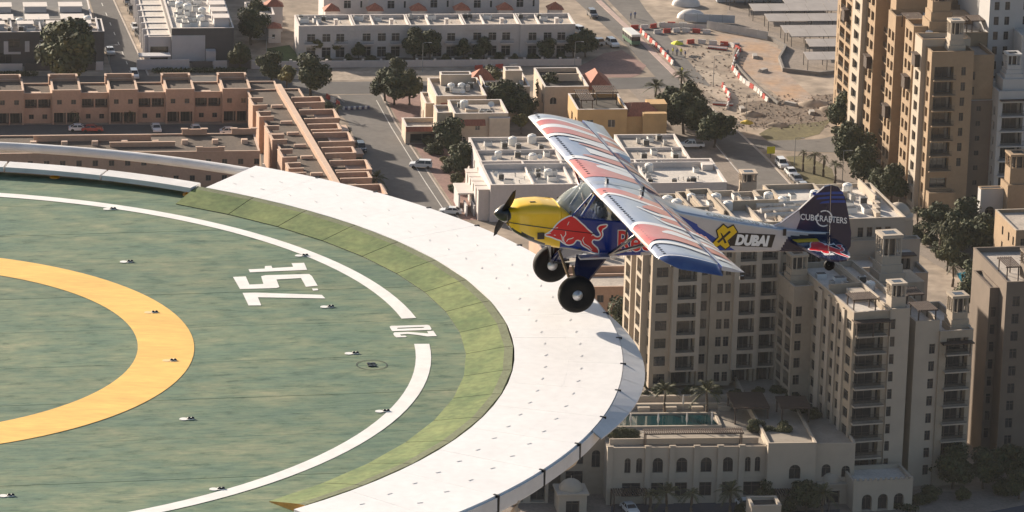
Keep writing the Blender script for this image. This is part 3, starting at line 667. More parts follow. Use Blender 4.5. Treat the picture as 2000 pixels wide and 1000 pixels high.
# the pilot, seated behind the side window: one continuous skinned figure
pp=Vector((13.174,3.044,2.547)); rm=Matrix.Rotation(R_(193.95),4,'Z')
pl=thing('person','person in dark helmet and blue flying clothes seated behind the side window','person',tuple(pp+rm@Vector((-.28,0,-.88))),R_(193.95))
J=[(0,0,.06,.15),(0,0,.25,.15),(.02,0,.42,.17),(.04,0,.52,.08),(.06,0,.60,.085),(.07,0,.70,.10),(.06,0,.78,.05),
   (.03,.18,.46,.065),(.16,.22,.26,.05),(.36,.16,.28,.04),(.44,.14,.30,.035),(.03,-.18,.46,.065),(.16,-.22,.26,.05),(.36,-.16,.28,.04),(.44,-.14,.30,.035),
   (.08,.10,.05,.09),(.42,.12,.10,.07),(.62,.11,-.08,.05),(.08,-.10,.05,.09),(.42,-.12,.10,.07),(.62,-.11,-.08,.05)]
E_=[(0,1),(1,2),(2,3),(3,4),(4,5),(5,6),(2,7),(7,8),(8,9),(9,10),(2,11),(11,12),(12,13),(13,14),(0,15),(15,16),(16,17),(0,18),(18,19),(19,20)]
me=bpy.data.meshes.new('body'); me.from_pydata([j[:3] for j in J],E_,[]); o=obj('body',me,pl); md=o.modifiers.new('skin','SKIN')
for i,j in enumerate(J): me.skin_vertices[0].data[i].radius=(j[3],j[3])
me.skin_vertices[0].data[0].use_root=True; o.modifiers.new('smooth','SUBSURF').levels=1; o.modifiers['smooth'].render_levels=1
me.materials.append(mat('flying_suit_blue',(0.03,0.05,0.12),.8))
mb=MB(); mb.lathe([(.0,.155),(.07,.145),(.115,.09),(.125,.02),(.12,-.05),(.10,-.09)],16,M=Matrix.Translation((.065,0,.70))); hm=mb.build('helmet',P_carb,pl,smooth=True)
mb=MB(); mb.box(.10,.185,-.085,.085,.665,.735); mb.build('visor',mat('gold_visor',(0.5,0.30,0.06),.15,metal=.8),pl)
# ================================================================ GROUND
G_sand=mat('sandy_ground',(0.34,0.27,0.205),.95,var=.4,scale=.045,fine=.35,bump=.2)
G_asph=mat('asphalt',(0.135,0.123,0.112),.9,var=.22,scale=.12,fine=.15)
G_asph2=mat('dark_asphalt',(0.095,0.088,0.084),.9,var=.22,scale=.15,fine=.12)
G_pave=mat('paving',(0.25,0.205,0.168),.9,var=.18,scale=.3,fine=.2)
G_redp=mat('red_block_paving',(0.26,0.155,0.13),.9,var=.22,scale=.25,fine=.2)
G_dirt=mat('orange_dirt',(0.40,0.24,0.13),.95,var=.35,scale=.12,fine=.2,col2=(0.30,0.26,0.23))
G_grass=mat('dry_lawn',(0.13,0.11,0.045),.95,var=.35,scale=.2,fine=.3)
G_lawn=mat('green_lawn',(0.05,0.085,0.02),.95,var=.35,scale=.3,fine=.3)
G_kerb=mat('kerb_stone',(0.42,0.36,0.31),.9,var=.15,scale=1)
G_line=mat('road_marking',(0.6,0.58,0.54),.8,var=.2,scale=.6)
G_hedge=mat('hedge_leaf',(0.035,0.05,0.018),.9,var=.5,scale=.8)
mb=MB(); n=24; S_=6000
mb.quad((-S_,-S_+700,Z0),(S_,-S_+700,Z0),(S_,S_+700,Z0),(-S_,S_+700,Z0)); g=mb.build('ground',G_sand); struct(g)
def gpoly(name,pts,M,dz=.02,kind=True):
    me=fill_poly([at(x,y,Z0)+Vector((0,0,dz)) for x,y in pts],M,name); o=obj(name,me)
    bm=bmesh.new(); bm.from_mesh(me)
    for f in bm.faces:
        if f.normal.z<0: f.normal_flip()
    bm.to_mesh(me); bm.free()
    if kind: struct(o)
    return o
def gstrip(name,pts,w,M,dz,h=0.0):
    P=[at(x,y,Z0) for x,y in pts]; mb=MB(); L=[];Rr=[]
    for i,p in enumerate(P):
        d=(P[min(i+1,len(P)-1)]-P[max(i-1,0)]); d.z=0; d.normalize(); nv=Vector((-d.y,d.x,0))*w/2
        L.append(p+nv); Rr.append(p-nv)
    for i in range(len(P)-1):
        if h: 
            a=[Rr[i],Rr[i+1],L[i+1],L[i]]
            mb.add([q for q in a]+[q+Vector((0,0,h)) for q in a],[(4,5,6,7),(0,1,5,4),(1,2,6,5),(2,3,7,6),(3,0,4,7)])
        else: mb.quad(*[q+Vector((0,0,dz)) for q in (Rr[i],Rr[i+1],L[i+1],L[i])])
    o=mb.build(name,M); struct(o); return o
gpoly('side_street',[(165,-30),(212,-30),(232,20),(290,150),(222,150)],G_asph2,.02)
gpoly('back_street',[(-60,148),(620,150),(620,160),(1010,158),(1300,150),(1320,172),(860,182),(640,184),(-60,166)],G_asph2,.024)
gpoly('courtyard_street',[(-60,244),(515,243),(560,330),(640,420),(520,420),(505,262),(-60,268)],G_asph2,.02)
gpoly('mid_street',[(630,186),(750,184),(775,240),(840,340),(900,430),(780,430),(715,330),(680,240)],G_asph,.028)
gpoly('main_road',[(1100,-20),(1160,-20),(1330,160),(1455,270),(1600,420),(1520,440),(1490,390),(1390,268),(1300,172),(1225,90)],G_asph,.028)
gpoly('second_carriageway',[(1168,-20),(1235,-20),(1262,20),(1345,120),(1390,170),(1345,158),(1240,55)],G_asph,.024)
gpoly('side_turning',[(1450,268),(1500,275),(1600,272),(1700,250),(1700,300),(1560,296),(1480,290)],G_asph,.032)
gpoly('red_forecourt',[(1118,150),(1135,128),(1180,104),(1215,98),(1262,128),(1250,146),(1232,152)],G_redp,.036)
gpoly('car_park',[(1420,-20),(1690,-20),(1650,142),(1535,142),(1515,118),(1520,90),(1470,60),(1420,40)],G_pave,.02)
gpoly('haul_track',[(1395,66),(1470,70),(1530,100),(1520,125),(1560,165),(1600,200),(1540,205),(1490,165),(1440,130),(1450,100),(1400,82)],G_dirt,.022)
gpoly('pavement',[(1310,172),(1395,270),(1500,400),(1440,400),(1340,290),(1270,220),(1225,170)],G_pave,.018)
gpoly('lawn',[(1535,306),(1575,304),(1625,330),(1640,380),(1610,400),(1590,385)],G_grass,.03)
gpoly('lawn',[(1482,262),(1505,248),(1600,238),(1625,232),(1600,262),(1540,278),(1500,276)],G_grass,.03)
gpoly('footpath',[(1600,300),(1640,300),(1720,400),(1780,450),(1960,560),(1900,560),(1750,470),(1690,440)],G_pave,.026)
gpoly('estate_road',[(1850,455),(1960,470),(2060,560),(2060,640),(1900,560)],G_asph,.03)
gpoly('lawn',[(520,95),(565,88),(600,128),(530,128)],G_lawn,.03)
gpoly('pavement',[(750,186),(850,184),(905,300),(960,430),(905,430),(845,340),(780,240)],G_redp,.022)
gpoly('forecourt',[(940,960),(2060,960),(2060,1100),(860,1100)],G_pave,.02)
gpoly('access_road',[(1880,1010),(2060,975),(2060,1100),(1800,1100)],mat('blue_grey_asphalt',(0.06,0.066,0.085),.85,var=.2,scale=.2),.03)
gpoly('parking_apron',[(1200,962),(1480,958),(1500,1000),(1640,995),(1640,1060),(1180,1060)],mat('blue_grey_asphalt',(0.06,0.066,0.085),.85),.034)
gpoly('estate_path',[(1905,870),(1990,930),(1990,960),(1930,985),(1905,900)],G_pave,.04)
for pts in ([(1169,2),(1250,78),(1325,152)],): gstrip('median_kerb',pts,1.3,mat('pink_kerb',(0.42,0.31,0.27),.9,var=.2,scale=.5),.0,.15)
gstrip('road_kerb',[(1332,160),(1457,272),(1500,312)],.5,G_kerb,0,.14)
gstrip('road_kerb',[(1500,312),(1600,420)],.4,G_kerb,0,.14)
gstrip('road_kerb',[(745,186),(772,240),(838,340),(898,430)],.35,G_kerb,0,.12)
gstrip('road_kerb',[(222,0),(290,148)],.35,G_kerb,0,.12)
gstrip('road_edge_line',[(1395,280),(1492,396)],.2,G_line,.04)
gstrip('road_line',[(735,196),(765,250),(830,355),(868,412)],.18,G_line,.04)
gstrip('back_street_kerb',[(610,184),(660,188),(672,200)],.35,G_kerb,0,.12)
for k in range(7):
    y=6+k*19; gstrip('lane_dash',[(196+y*.42,y),(198.5+y*.42,y+6)],.18,G_line,.045)
for k in range(8):
    gstrip('crossing_bar',[(513+k*5.3,320),(516+k*5.3,320.1)],.5,G_line,.05) if k<5 else None
# ================================================================ BUILDING KIT
W_glass=mat('window_glass',(0.030,0.032,0.035),.12,spec=.6)
W_frame=mat('window_frame',(0.10,0.085,0.07),.5)
W_framew=mat('pale_window_frame',(0.45,0.43,0.40),.5)
W_rail=mat('railing_metal',(0.05,0.045,0.04),.5)
W_room=mat('curtain_cloth',(0.30,0.27,0.23),.8)
W_brown=mat('timber_pergola',(0.060,0.038,0.028),.7,var=.3,scale=1.5)
PC={}
def pane(w,h,kind,fm):
    key=(round(w,1),round(h,1),kind,fm.name)
    if key in PC: return PC[key]
    w,h=key[0]+.06,key[1]+.06; mb=MB(); f=.07
    mb.quad((-w/2,0,0),(w/2,0,0),(w/2,0,h),(-w/2,0,h),0)
    for a in ((-w/2,-w/2+f,0,h),(w/2-f,w/2,0,h),(-w/2+f,w/2-f,0,f),(-w/2+f,w/2-f,h-f,h)): mb.box(a[0],a[1],-.05,-.003,a[2],a[3],1)
    if w>.95: mb.box(-.035,.035,-.045,-.003,f,h-f,1)
    if kind=='d':
        for x in (-w*.25,w*.28): mb.box(x-.05,x+.05,-.05,-.003,f,h-f,1)
        mb.box(w*.30,w*.42,-.02,-.004,f,h-f,2)
    if kind=='w' and h>1.7: mb.box(-w/2+f,w/2-f,-.045,-.003,h*.68,h*.68+.06,1)
    me=mb.mesh('window',[W_glass,fm,W_room]); PC[key]=me; return me
RC={}
def rail(w,hh=1.0):
    key=(round(w,1),hh)
    if key in RC: return RC[key]
    w=key[0]; mb=MB(); mb.box(-w/2,w/2,-.03,.03,hh-.06,hh); mb.box(-w/2,w/2,-.02,.02,.08,.13)
    n=max(3,int(w/.22))
    for i in range(n+1):
        x=-w/2+w*i/n; mb.box(x-.015,x+.015,-.015,.015,.13,hh-.06)
    me=mb.mesh('railing',W_rail); RC[key]=me; return me
class Bld:
    def __init__(s,name,label,cat,px,py,h=0,rot=0,base=0,group=None,wall=None,trim=None,roof=None,frame=None,u=None,v=None):
        if u is None: u,v=uv(px,py,h)
        s.u,s.v,s.rot=u,v,R_(rot); x,y=wxy(u,v)
        s.root=thing(name,label,cat,(x,y,Z0+base),TH+s.rot,group); s.base=base
        s.W=MB(); s.R=MB(); s.T=MB(); s.fm=frame or W_frame; s.mw,s.mt,s.mr=wall,trim or wall,roof
        s.pieces={}
    def loc(s,px,py,h):
        u,v=uv(px,py,h); du,dv=u-s.u,v-s.v; c,n=math.cos(s.rot),math.sin(s.rot); return du*c+dv*n,-du*n+dv*c
    def facade(s,p0,p1,z0,z1,ops=(),mi=0):
        dx,dy=p1[0]-p0[0],p1[1]-p0[1]; L=math.hypot(dx,dy); dx/=L;dy/=L; nx,ny=dy,-dx
        ops=[o for o in ops if o[0]>=0.01 and o[1]<=L-.01 and o[3]<z1 and o[2]>=z0-.001]
        def P(a,z,d=0): return (p0[0]+dx*a-nx*d,p0[1]+dy*a-ny*d,z)
        xs=sorted(set([0,L]+[round(o[i],4) for o in ops for i in (0,1)])); zs=sorted(set([z0,z1]+[round(o[i],4) for o in ops for i in (2,3)]))
        for i in range(len(xs)-1):
            j=0
            while j<len(zs)-1:
                cx=(xs[i]+xs[i+1])/2
                def inside(jj):
                    cz=(zs[jj]+zs[jj+1])/2; return any(o[0]<cx<o[1] and o[2]<cz<o[3] for o in ops)
                if inside(j): j+=1; continue
                k=j
                while k<len(zs)-1 and not inside(k): k+=1
                s.W.quad(P(xs[i],zs[j]),P(xs[i+1],zs[j]),P(xs[i+1],zs[k]),P(xs[i],zs[k]),mi); j=k
        ang=math.atan2(dy,dx)
        for o in ops:
            a,b,h0,h1,dep=o[:5]; kind=o[5] if len(o)>5 else 'w'; arch=kind in 'aA'
            s.W.quad(P(a,h0),P(a,h0,dep),P(a,h1,dep),P(a,h1),mi); s.W.quad(P(b,h0,dep),P(b,h0),P(b,h1),P(b,h1,dep),mi)
            s.W.quad(P(a,h0),P(b,h0),P(b,h0,dep),P(a,h0,dep),mi); s.W.quad(P(a,h1,dep),P(b,h1,dep),P(b,h1),P(a,h1),mi)
            if arch:
                r=(b-a)/2; n=8; cx=(a+b)/2; cz=h1-r-.02
                for i in range(n):
                    t0=math.pi*(1-i/n);t1=math.pi*(1-(i+1)/n); A=(cx+r*math.cos(t0),cz+r*math.sin(t0));B=(cx+r*math.cos(t1),cz+r*math.sin(t1))
                    s.W.quad(P(A[0],A[1],.002),P(B[0],B[1],.002),P(B[0],h1,.002),P(A[0],h1,.002),mi); s.W.quad(P(A[0],A[1],.002),P(A[0],A[1],dep),P(B[0],B[1],dep),P(B[0],B[1],.002),mi)
            me=pane(b-a,h1-h0,'d' if kind in 'bD' else 'w',s.fm); q=P((a+b)/2,h0,dep-.01)
            obj('glazed_door' if kind in 'bD' else 'window',me,s.root,loc=(q[0],q[1],q[2]-.03),rot=(0,0,ang))
            if kind=='b':
                q=P((a+b)/2,h0,.08); obj('railing',rail(b-a-.02),s.root,loc=q,rot=(0,0,ang))
            if kind=='B':
                # balcony standing proud of the wall
                pass
    def bay(s,x0,x1,y0,y1,z0,z1,front=(),left=(),right=(),par=.7,pt=.25,mi=0,ri=0,roof=True,back=True,cap=True):
        s.facade((x0,y0),(x1,y0),z0,z1,front,mi); s.facade((x1,y0),(x1,y1),z0,z1,right,mi)
        if back: s.facade((x1,y1),(x0,y1),z0,z1,(),mi)
        s.facade((x0,y1),(x0,y0),z0,z1,[(y1-y0-o[1],y1-y0-o[0])+tuple(o[2:]) for o in left],mi)
        if roof: s.R.quad((x0,y0,z1-.02),(x1,y0,z1-.02),(x1,y1,z1-.02),(x0,y1,z1-.02),ri)
        if par: s.parapet(x0,x1,y0,y1,z1,par,pt,mi,cap)
    def parapet(s,x0,x1,y0,y1,z,h,t,mi=0,cap=True):
        for a in ((x0,x1,y0,y0+t),(x0,x1,y1-t,y1),(x0,x0+t,y0+t,y1-t),(x1-t,x1,y0+t,y1-t)):
            s.W.box(a[0],a[1],a[2],a[3],z,z+h,mi)
        if cap:
            e=.06; c=.07
            for a in ((x0-e,x1+e,y0-e,y0+t+e),(x0-e,x1+e,y1-t-e,y1+e),(x0-e,x0+t+e,y0+t+e,y1-t-e),(x1-t-e,x1+e,y0+t+e,y1-t-e)):
                s.T.box(a[0],a[1],a[2],a[3],z+h,z+h+c,0)
    def part(s,name,mb,M,**k): return mb.build(name,M,s.root,**k)
    def done(s):
        if s.W.f: s.W.build('wall',s.mw if isinstance(s.mw,list) else [s.mw],s.root)
        for f_,m_ in zip(s.R.f,s.R.m):
            q=MB(); q.add([s.R.v[i] for i in f_],[(0,1,2,3)],m_); q.build('roof',s.mr if isinstance(s.mr,list) else [s.mr],s.root)
        if s.T.f: s.T.build('coping',s.mt if isinstance(s.mt,list) else [s.mt],s.root)
        return s.root
def rows(n,fh,z0,cols):
    H={'w':(.85,2.35,.18,'w'),'f':(.12,2.4,.18,'w'),'s':(1.1,2.1,.18,'w'),'b':(.06,2.55,1.5,'b'),'n':(.7,2.4,.2,'w'),'D':(.05,2.4,.3,'D'),'a':(.3,2.7,.25,'a')}
    out=[]
    for i in range(n):
        for a,b,k in cols:
            h0,h1,d,kk=H[k]; out.append((a,b,z0+i*fh+h0,z0+i*fh+h1,d,kk))
    return out
def pergola(B,x0,x1,y0,y1,z,h=2.5,solid=True):
    mb=MB()
    for x in (x0+.12,x1-.12):
        for y in (y0+.12,y1-.12): mb.box(x-.09,x+.09,y-.09,y+.09,z,z+h)
    mb.box(x0-.2,x1+.2,y0-.2,y0-.05,z+h,z+h+.18); mb.box(x0-.2,x1+.2,y1+.05,y1+.2,z+h,z+h+.18)
    n=int((x1-x0)/.35)
    for i in range(n+1):
        x=x0+(x1-x0)*i/n; mb.box(x-.10,x+.10,y0-.35,y1+.35,z+h+.18,z+h+.30)
    return mb.build('pergola',W_brown,B.root)
def windtower(B,x,y,z,w=2.6,h=5.0,M=None,steps=True):
    mb=MB(); M=M or B.mw; hw=w/2
    if steps:
        mb.box(x-hw*1.35,x+hw*1.35,y-hw*1.35,y+hw*1.35,z,z+h*.18); mb.box(x-hw*1.15,x+hw*1.15,y-hw*1.15,y+hw*1.15,z+h*.18,z+h*.34)
    mb.box(x-hw,x+hw,y-hw,y+hw,z+h*.34 if steps else z,z+h*.52)
    zb=z+h*.52; zt=z+h*.9
    mb.box(x-hw*.6,x+hw*.6,y-hw*.6,y+hw*.6,zb,zt,1)
    for s1,s2 in ((-1,-1),(1,-1),(-1,1),(1,1)): mb.box(x+s1*hw-.22*(s1>0)*1.0-.0,x+s1*hw+.22*(s1<0),y+s2*hw-.22*(s2>0),y+s2*hw+.22*(s2<0),zb,zt)
    for k in (-.36,.36):
        mb.box(x+k*hw-.08,x+k*hw+.08,y-hw+.02,y-hw+.2,zb,zt); mb.box(x-hw+.02,x-hw+.2,y+k*hw-.08,y+k*hw+.08,zb,zt); mb.box(x+hw-.2,x+hw-.02,y+k*hw-.08,y+k*hw+.08,zb,zt)
    mb.box(x-hw-.15,x+hw+.15,y-hw-.15,y+hw+.15,zt,zt+h*.07); mb.box(x-hw*.62,x+hw*.62,y-hw*.55,y+hw*.55,zt+h*.07+.003,zt+h*.07+.02,1)
    for k in range(4):
        zz=zb+(zt-zb)*(k+.5)/4; mb.box(x-hw-.45,x-hw,y-.5,y-.4,zz,zz+.1); mb.box(x-hw-.45,x-hw,y+.4,y+.5,zz,zz+.1)
    return mb.build('wind_tower',[M if not isinstance(M,list) else M[0],W_glass],B.root)
def dome(B,x,y,z,r,M,sq=None):
    mb=MB(); mb.lathe([(r,0),(r*.97,r*.22),(r*.86,r*.45),(r*.66,r*.66),(r*.38,r*.82),(r*.12,r*.90),(0,r*.92)],24,M=Matrix.Translation((x,y,z)))
    mb.lathe([(.06,0),(.05,.5),(0,.6)],6,M=Matrix.Translation((x,y,z+r*.9)))
    o=mb.build('dome',M,B.root,smooth=True); return o
ACM={}
def roofkit():
    g=mat('unit_grey_metal',(0.42,0.41,0.39),.5,var=.15,scale=2); k=mat('fan_grille',(0.04,0.04,0.04),.5); t=mat('tank_white',(0.7,0.69,0.66),.5)
    mb=MB(); mb.box(-.55,.55,-.4,.4,.12,1.15,0); mb.box(-.5,.5,-.43,-.405,.2,1.05,1); mb.box(-.5,-.4,-.35,.35,0,.12,1); mb.box(.4,.5,-.35,.35,0,.12,1); mb.box(-.35,.35,-.3,.3,1.152,1.17,1)
    ACM['ac']=mb.mesh('ac_unit',[g,k])
    mb=MB(); mb.lathe([(0,0),(.8,0),(.85,.1),(.85,1.3),(.7,1.55),(.25,1.65),(.25,1.75),(0,1.75)],16); ACM['tank']=mb.mesh('water_tank',[t],smooth=False)
    mb=MB(); mb.box(-.9,.9,-.6,.6,0,.9,0); mb.box(-.8,.8,-.5,.5,.902,.95,1); ACM['duct']=mb.mesh('duct_box',[t,k])
    mb=MB(); mb.lathe([(.09,0),(.09,.5),(.16,.55),(.16,.7),(0,.72)],8); ACM['pipe']=mb.mesh('vent_pipe',[g])
    mb=MB(); mb.lathe([(0,.05),(.3,.1),(.55,.25),(.6,.3)],14,M=Matrix.Translation((0,0,.5))@Matrix.Rotation(R_(55),4,'X')); mb.tube([(0,0,0),(0,0,.6)],.05,6); ACM['dish']=mb.mesh('satellite_dish',[t])
roofkit()
NICE={'ac':('ac_unit','grey boxed air conditioning unit','ac unit'),'tank':('water_tank','round pale water tank','water tank'),'duct':('duct_box','white duct box','duct'),'pipe':('vent_pipe','small vent pipe','vent'),'dish':('satellite_dish','white satellite dish','dish')}
def clutter(B,spots,z,where,seed=1):
    rg=random.Random(seed)
    for kind,x,y in spots:
        n,l,c=NICE[kind]; q=B.root.matrix_basis@Vector((x,y,z)) if False else None
        a=TH+B.rot; wx=B.root.location.x+x*math.cos(a)-y*math.sin(a); wy=B.root.location.y+x*math.sin(a)+y*math.cos(a)
        sc=rg.uniform(.85,1.15); o=obj(n,ACM[kind],None,loc=(wx,wy,B.root.location.z+z-.01),rot=(0,0,a+rg.choice((0,math.pi/2,.2,-.3))),scale=(sc,sc,sc))
        tag(o,l+' '+where,c,c+('es ' if c=='dish' else 's ')+where)
def scatter(x0,x1,y0,y1,n,kinds,seed):
    rg=random.Random(seed); out=[]
    for _ in range(n):
        for _t in range(30):
            k=rg.choice(kinds); x=rg.uniform(x0+.9,x1-.9); y=rg.uniform(y0+.9,y1-.9)
            if all((x-a)**2+(y-b)**2>3.2 for _,a,b in out): out.append((k,x,y)); break
    return out
# ================================================================ LEFT AND MIDDLE BUILDINGS
B_tan=mat('tan_render',(0.437,0.281,0.198),.85,var=.10,scale=.25,fine=.1)
B_tan2=mat('pale_tan_coping',(0.582,0.416,0.312),.85,var=.08,scale=.5)
R_brown=mat('brown_gravel_roof',(0.110,0.082,0.062),.95,var=.3,scale=.3,fine=.3)
B_whi=mat('white_render',(0.557,0.509,0.480),.85,var=.08,scale=.25,fine=.06)
B_whi2=mat('white_coping',(0.634,0.576,0.528),.85,var=.06,scale=.5)
R_pale=mat('pale_roof_screed',(0.442,0.384,0.326),.9,var=.22,scale=.3,fine=.25)
R_white=mat('white_roof_membrane',(0.595,0.547,0.490),.85,var=.15,scale=.35,fine=.15)
B_dgr=mat('dark_grey_cladding',(0.082,0.077,0.077),.7,var=.15,scale=.4)
B_lgr=mat('light_grey_render',(0.499,0.480,0.480),.8,var=.08,scale=.4)
B_bei=mat('beige_render',(0.518,0.422,0.326),.85,var=.12,scale=.25,fine=.08)
R_tile=mat('terracotta_tile',(0.365,0.125,0.072),.8,var=.3,scale=1.2,fine=.3,stretch=(3,1,1))
# --- tan terrace facing us, far side of the court
B=Bld('terrace_house','long tan terrace of two-storey houses with alternating balconies, left of frame','house',0,242,u=30.6,v=852.8,wall=B_tan,trim=B_tan2,roof=R_brown)
for k in range(-1,5):
    x=-1.0+11.85*k; X1=x+5.95
    f=[(1.0,2.0,4.35,5.35,.15,'w'),(3.95,4.95,4.35,5.35,.15,'w'),(.35,2.85,.06,2.55,1.7,'D'),(3.1,5.6,.06,2.55,1.7,'D')]
    B.bay(x,X1,0,9.5,0,6.95,front=f,par=.45,pt=.3)
    f=[(.3,2.75,3.35,5.2,1.6,'b'),(3.05,5.6,3.35,5.2,1.6,'b'),(1.1,2.1,.95,1.95,.15,'w'),(3.9,4.9,.95,1.95,.15,'w')]
    B.bay(X1+.002,x+11.848,1.1,9.4,0,6.2,front=f,par=.3,pt=.25)
    B.T.box(X1+1.5,X1+3.6,1.3,2.6,6.21,6.5)
    # tall roof screen on the rear edge, three sided
    for a in ((x-.4,x+5.6,9.6,9.9),(x-.4,x-.1,8.0,9.6),(x+5.3,x+5.6,8.0,9.6)): B.W.box(*a,6.2,8.3)
    for a in ((x-.5,x+5.7,9.55,9.95),(x-.5,x-.05,7.9,9.55),(x+5.25,x+5.7,7.9,9.55)): B.T.box(*a,8.3,8.4)
B.done()
# --- tan terrace in front of it, seen from its plain rear
u0,v0=uv(0,299,7.3)
B=Bld('terrace_house','plain tan two-storey terrace with brown roof just above the white tube ring','house',0,0,u=30.0,v=804.6,wall=B_tan,trim=B_tan2,roof=R_brown)
f=[]
for i in range(16):
    a=1.2+i*3.22
    for z in (4.5,1.2): f.append((a,a+1.05,z,z+1.15,.16,'w'))
B.bay(-14,50.6,0,13.5,0,7.0,front=[(a+14,b+14,c,d,e,k) for a,b,c,d,e,k in f],par=.25,pt=.25)
for x in (5.2,11.4,17.5,23.4,29.6,35.5,41.6,47.5):
    B.T.box(x,x+1.2,6.2,6.8,7.0,7.9); B.T.box(x+.1,x+1.3,7.8,8.4,7.0,7.6)
B.W.box(6,29.5,9.6,9.9,7.0,8.2); B.T.box(5.9,29.6,9.5,10.0,8.2,8.3); B.W.box(21,34,5.0,5.3,7.0,7.9); B.T.box(20.9,34.1,4.9,5.4,7.9,8.0)
for x in (36,46): B.W.box(x,x+5,-.0+12.6,13.2,7.25,8.4); B.T.box(x-.2,x+1.2,12.5,13.3,8.4,8.55); B.T.box(x+3.8,x+5.2,12.5,13.3,8.4,8.55)
B.W.box(38,43.5,-.02,.3,7.25,8.1); B.T.box(37.8,39.2,-.1,.4,8.1,8.25); B.T.box(42.3,43.7,-.1,.4,8.1,8.25)
B.done()
# --- tan terrace running away from us on the right of the court
B=Bld('terrace_house','tan terrace running away from us, brown roof, square parapet boxes and long spine wall','house',0,0,u=87.2,v=768,rot=3.4,wall=B_tan,trim=B_tan2,roof=R_brown)
L=[]
for k in range(10): 
    y=2+k*8.3; L+= [(y,y+1.6,.1,2.5,.5,'w'),(y+3.2,y+4.3,3.9,5.3,.2,'w'),(y+5.2,y+6.3,3.9,5.3,.2,'w'),(y+4.8,y+5.8,1,2.2,.2,'w')]
B.bay(0,11.2,0,86,0,6.6,left=L,front=[(2,3.2,3.9,5,.2,'w'),(6,7.2,3.9,5,.2,'w')],par=.25)
# boxes on the left edge and on the right edge
for k,(py) in enumerate((188,215,243,260,289,316,335)):
    vv=uv(560,py,8)[1]-768; d=6.2 if k%2==0 else 4.2
    y0=vv-d; 
    B.W.box(-1.0,-.002,y0,vv,0,6.85)
    for a in ((-1.0,-.7,y0,vv),(-.7,2.0,vv-.3,vv),(-.7,2.0,y0,y0+.3)): B.W.box(*a,6.86,7.75); 
    for a in ((-1.08,-.62,y0-.08,vv+.08),(-.62,2.08,vv-.38,vv+.08),(-.62,2.08,y0-.08,y0+.38)): B.T.box(*a,7.75,7.85)
for k,(py) in enumerate((189,214,242,259,288,314,337,362)):
    vv=uv(640,py,8)[1]-768; d=7.2 if k%2 else 4.6; y0=vv-d; x1=15.2 if k%2 else 14.2
    B.W.box(11.202,x1,y0,vv,0,6.85)
    for a in ((x1-.3,x1,y0,vv),(8.0,x1-.3,vv-.3,vv),(8.0,x1-.3,y0,y0+.3)): B.W.box(*a,6.86,7.85)
    for a in ((x1-.38,x1+.08,y0-.08,vv+.08),(7.9,x1-.38,vv-.38,vv+.08),(7.9,x1-.38,y0-.08,y0+.38)): B.T.box(*a,7.85,7.95)
    B.T.box(3.2,5.6,y0+1,y0+1.7,6.61,7.2)
B.W.box(6.3,6.55,0,86,6.62,7.9); B.W.box(7.0,7.25,0,86,6.62,7.9); B.T.box(6.2,7.35,0,86,7.9,8.0)
for k in range(8): B.W.box(15.6,18.6,4+k*9,8+k*9,0,2.6); B.T.box(15.4,18.8,3.8+k*9,8.2+k*9,2.6,2.75)
B.done()
# --- dark modern terrace, upper left, and the one behind
B=Bld('modern_terrace','dark grey flat-roofed modern terrace with white panels at upper left','house',0,138,u=31.8,v=902.0,wall=[B_dgr,B_lgr],trim=B_whi2,roof=R_pale)
f=[(14.3,17.0,.6,3.0,.2,'w'),(16.2,18.8,4.2,6.0,.2,'w'),(3.0,5.8,.3,2.7,.8,'w'),(6,9,3.6,6.0,.2,'w'),(22,24,.4,2.6,.2,'w'),(26,28,4.0,5.6,.2,'w'),(29.5,31.5,4.0,5.6,.2,'w'),(33.5,35.5,.5,2.6,.2,'w')]
B.bay(-14,23.2,0,11.5,0,7.3,front=f,par=.35,pt=.3)
for (x0,x1,z0,z1) in ((1.3,2.3,2.7,5.6),(2.3,5.0,2.7,3.2),(5.9,6.9,3.2,5.6),(-9,-7,3,5.6),(9,10.2,4.5,5.7),(13.6,14.6,4.4,5.6),(17,17.9,3.2,5.7),(-4,-3,2.7,5.6)): B.W.box(x0,x1,-.14,-.003,z0,z1,1)
B.W.box(-14,5.2,-4.2,-4.0,0,1.6,1); B.W.box(5.6,21,-4.2,-4.0,0,1.7,0); B.W.box(21.2,22.8,-4.3,-4.0,0,1.9,1)
for k in range(5):
    x=-8+k*6.3; B.W.box(x,x+3.2,3.2,5.8,7.3,8.6,1); B.T.box(x-.2,x+3.4,3.0,6.0,8.6,8.75); B.W.box(x+4.6,x+4.9,.4,11,7.3,8.2,1)
B.done(); clutter(B,scatter(-6,22,.5,3,7,['ac','ac','duct'],3)+scatter(-6,22,6.2,11,9,['ac','duct','tank'],4),7.3,'on the dark modern terrace roof',3)
B=Bld('modern_terrace','grey terrace with three pale roof canopies in the top left corner','house',0,30,u=31.8,v=926,wall=[B_dgr,B_lgr],trim=B_whi2,roof=mat('grey_roof',(0.154,0.149,0.144),.9,var=.2,scale=.3))
f=[]
for k in range(6): f+= [(2+k*7.9,5+k*7.9,.2,2.4,.3,'w'),(6.2+k*7.9,7.2+k*7.9,.3,2.4,.3,'w')]
B.bay(-24,22,0,26,0,3.6,front=f,par=.25,mi=1)
for k in range(4):
    x=-8.8+k*7.95; B.W.box(x,x+5.0,-1.2,3.8,3.2,4.6,1); B.T.box(x-.2,x+5.2,-1.4,4.0,4.6,4.8)
    B.W.box(x,x+5.0,10.2,14.0,3.6,4.9,1); B.T.box(x-.2,x+5.2,10,14.2,4.9,5.05)
B.done()
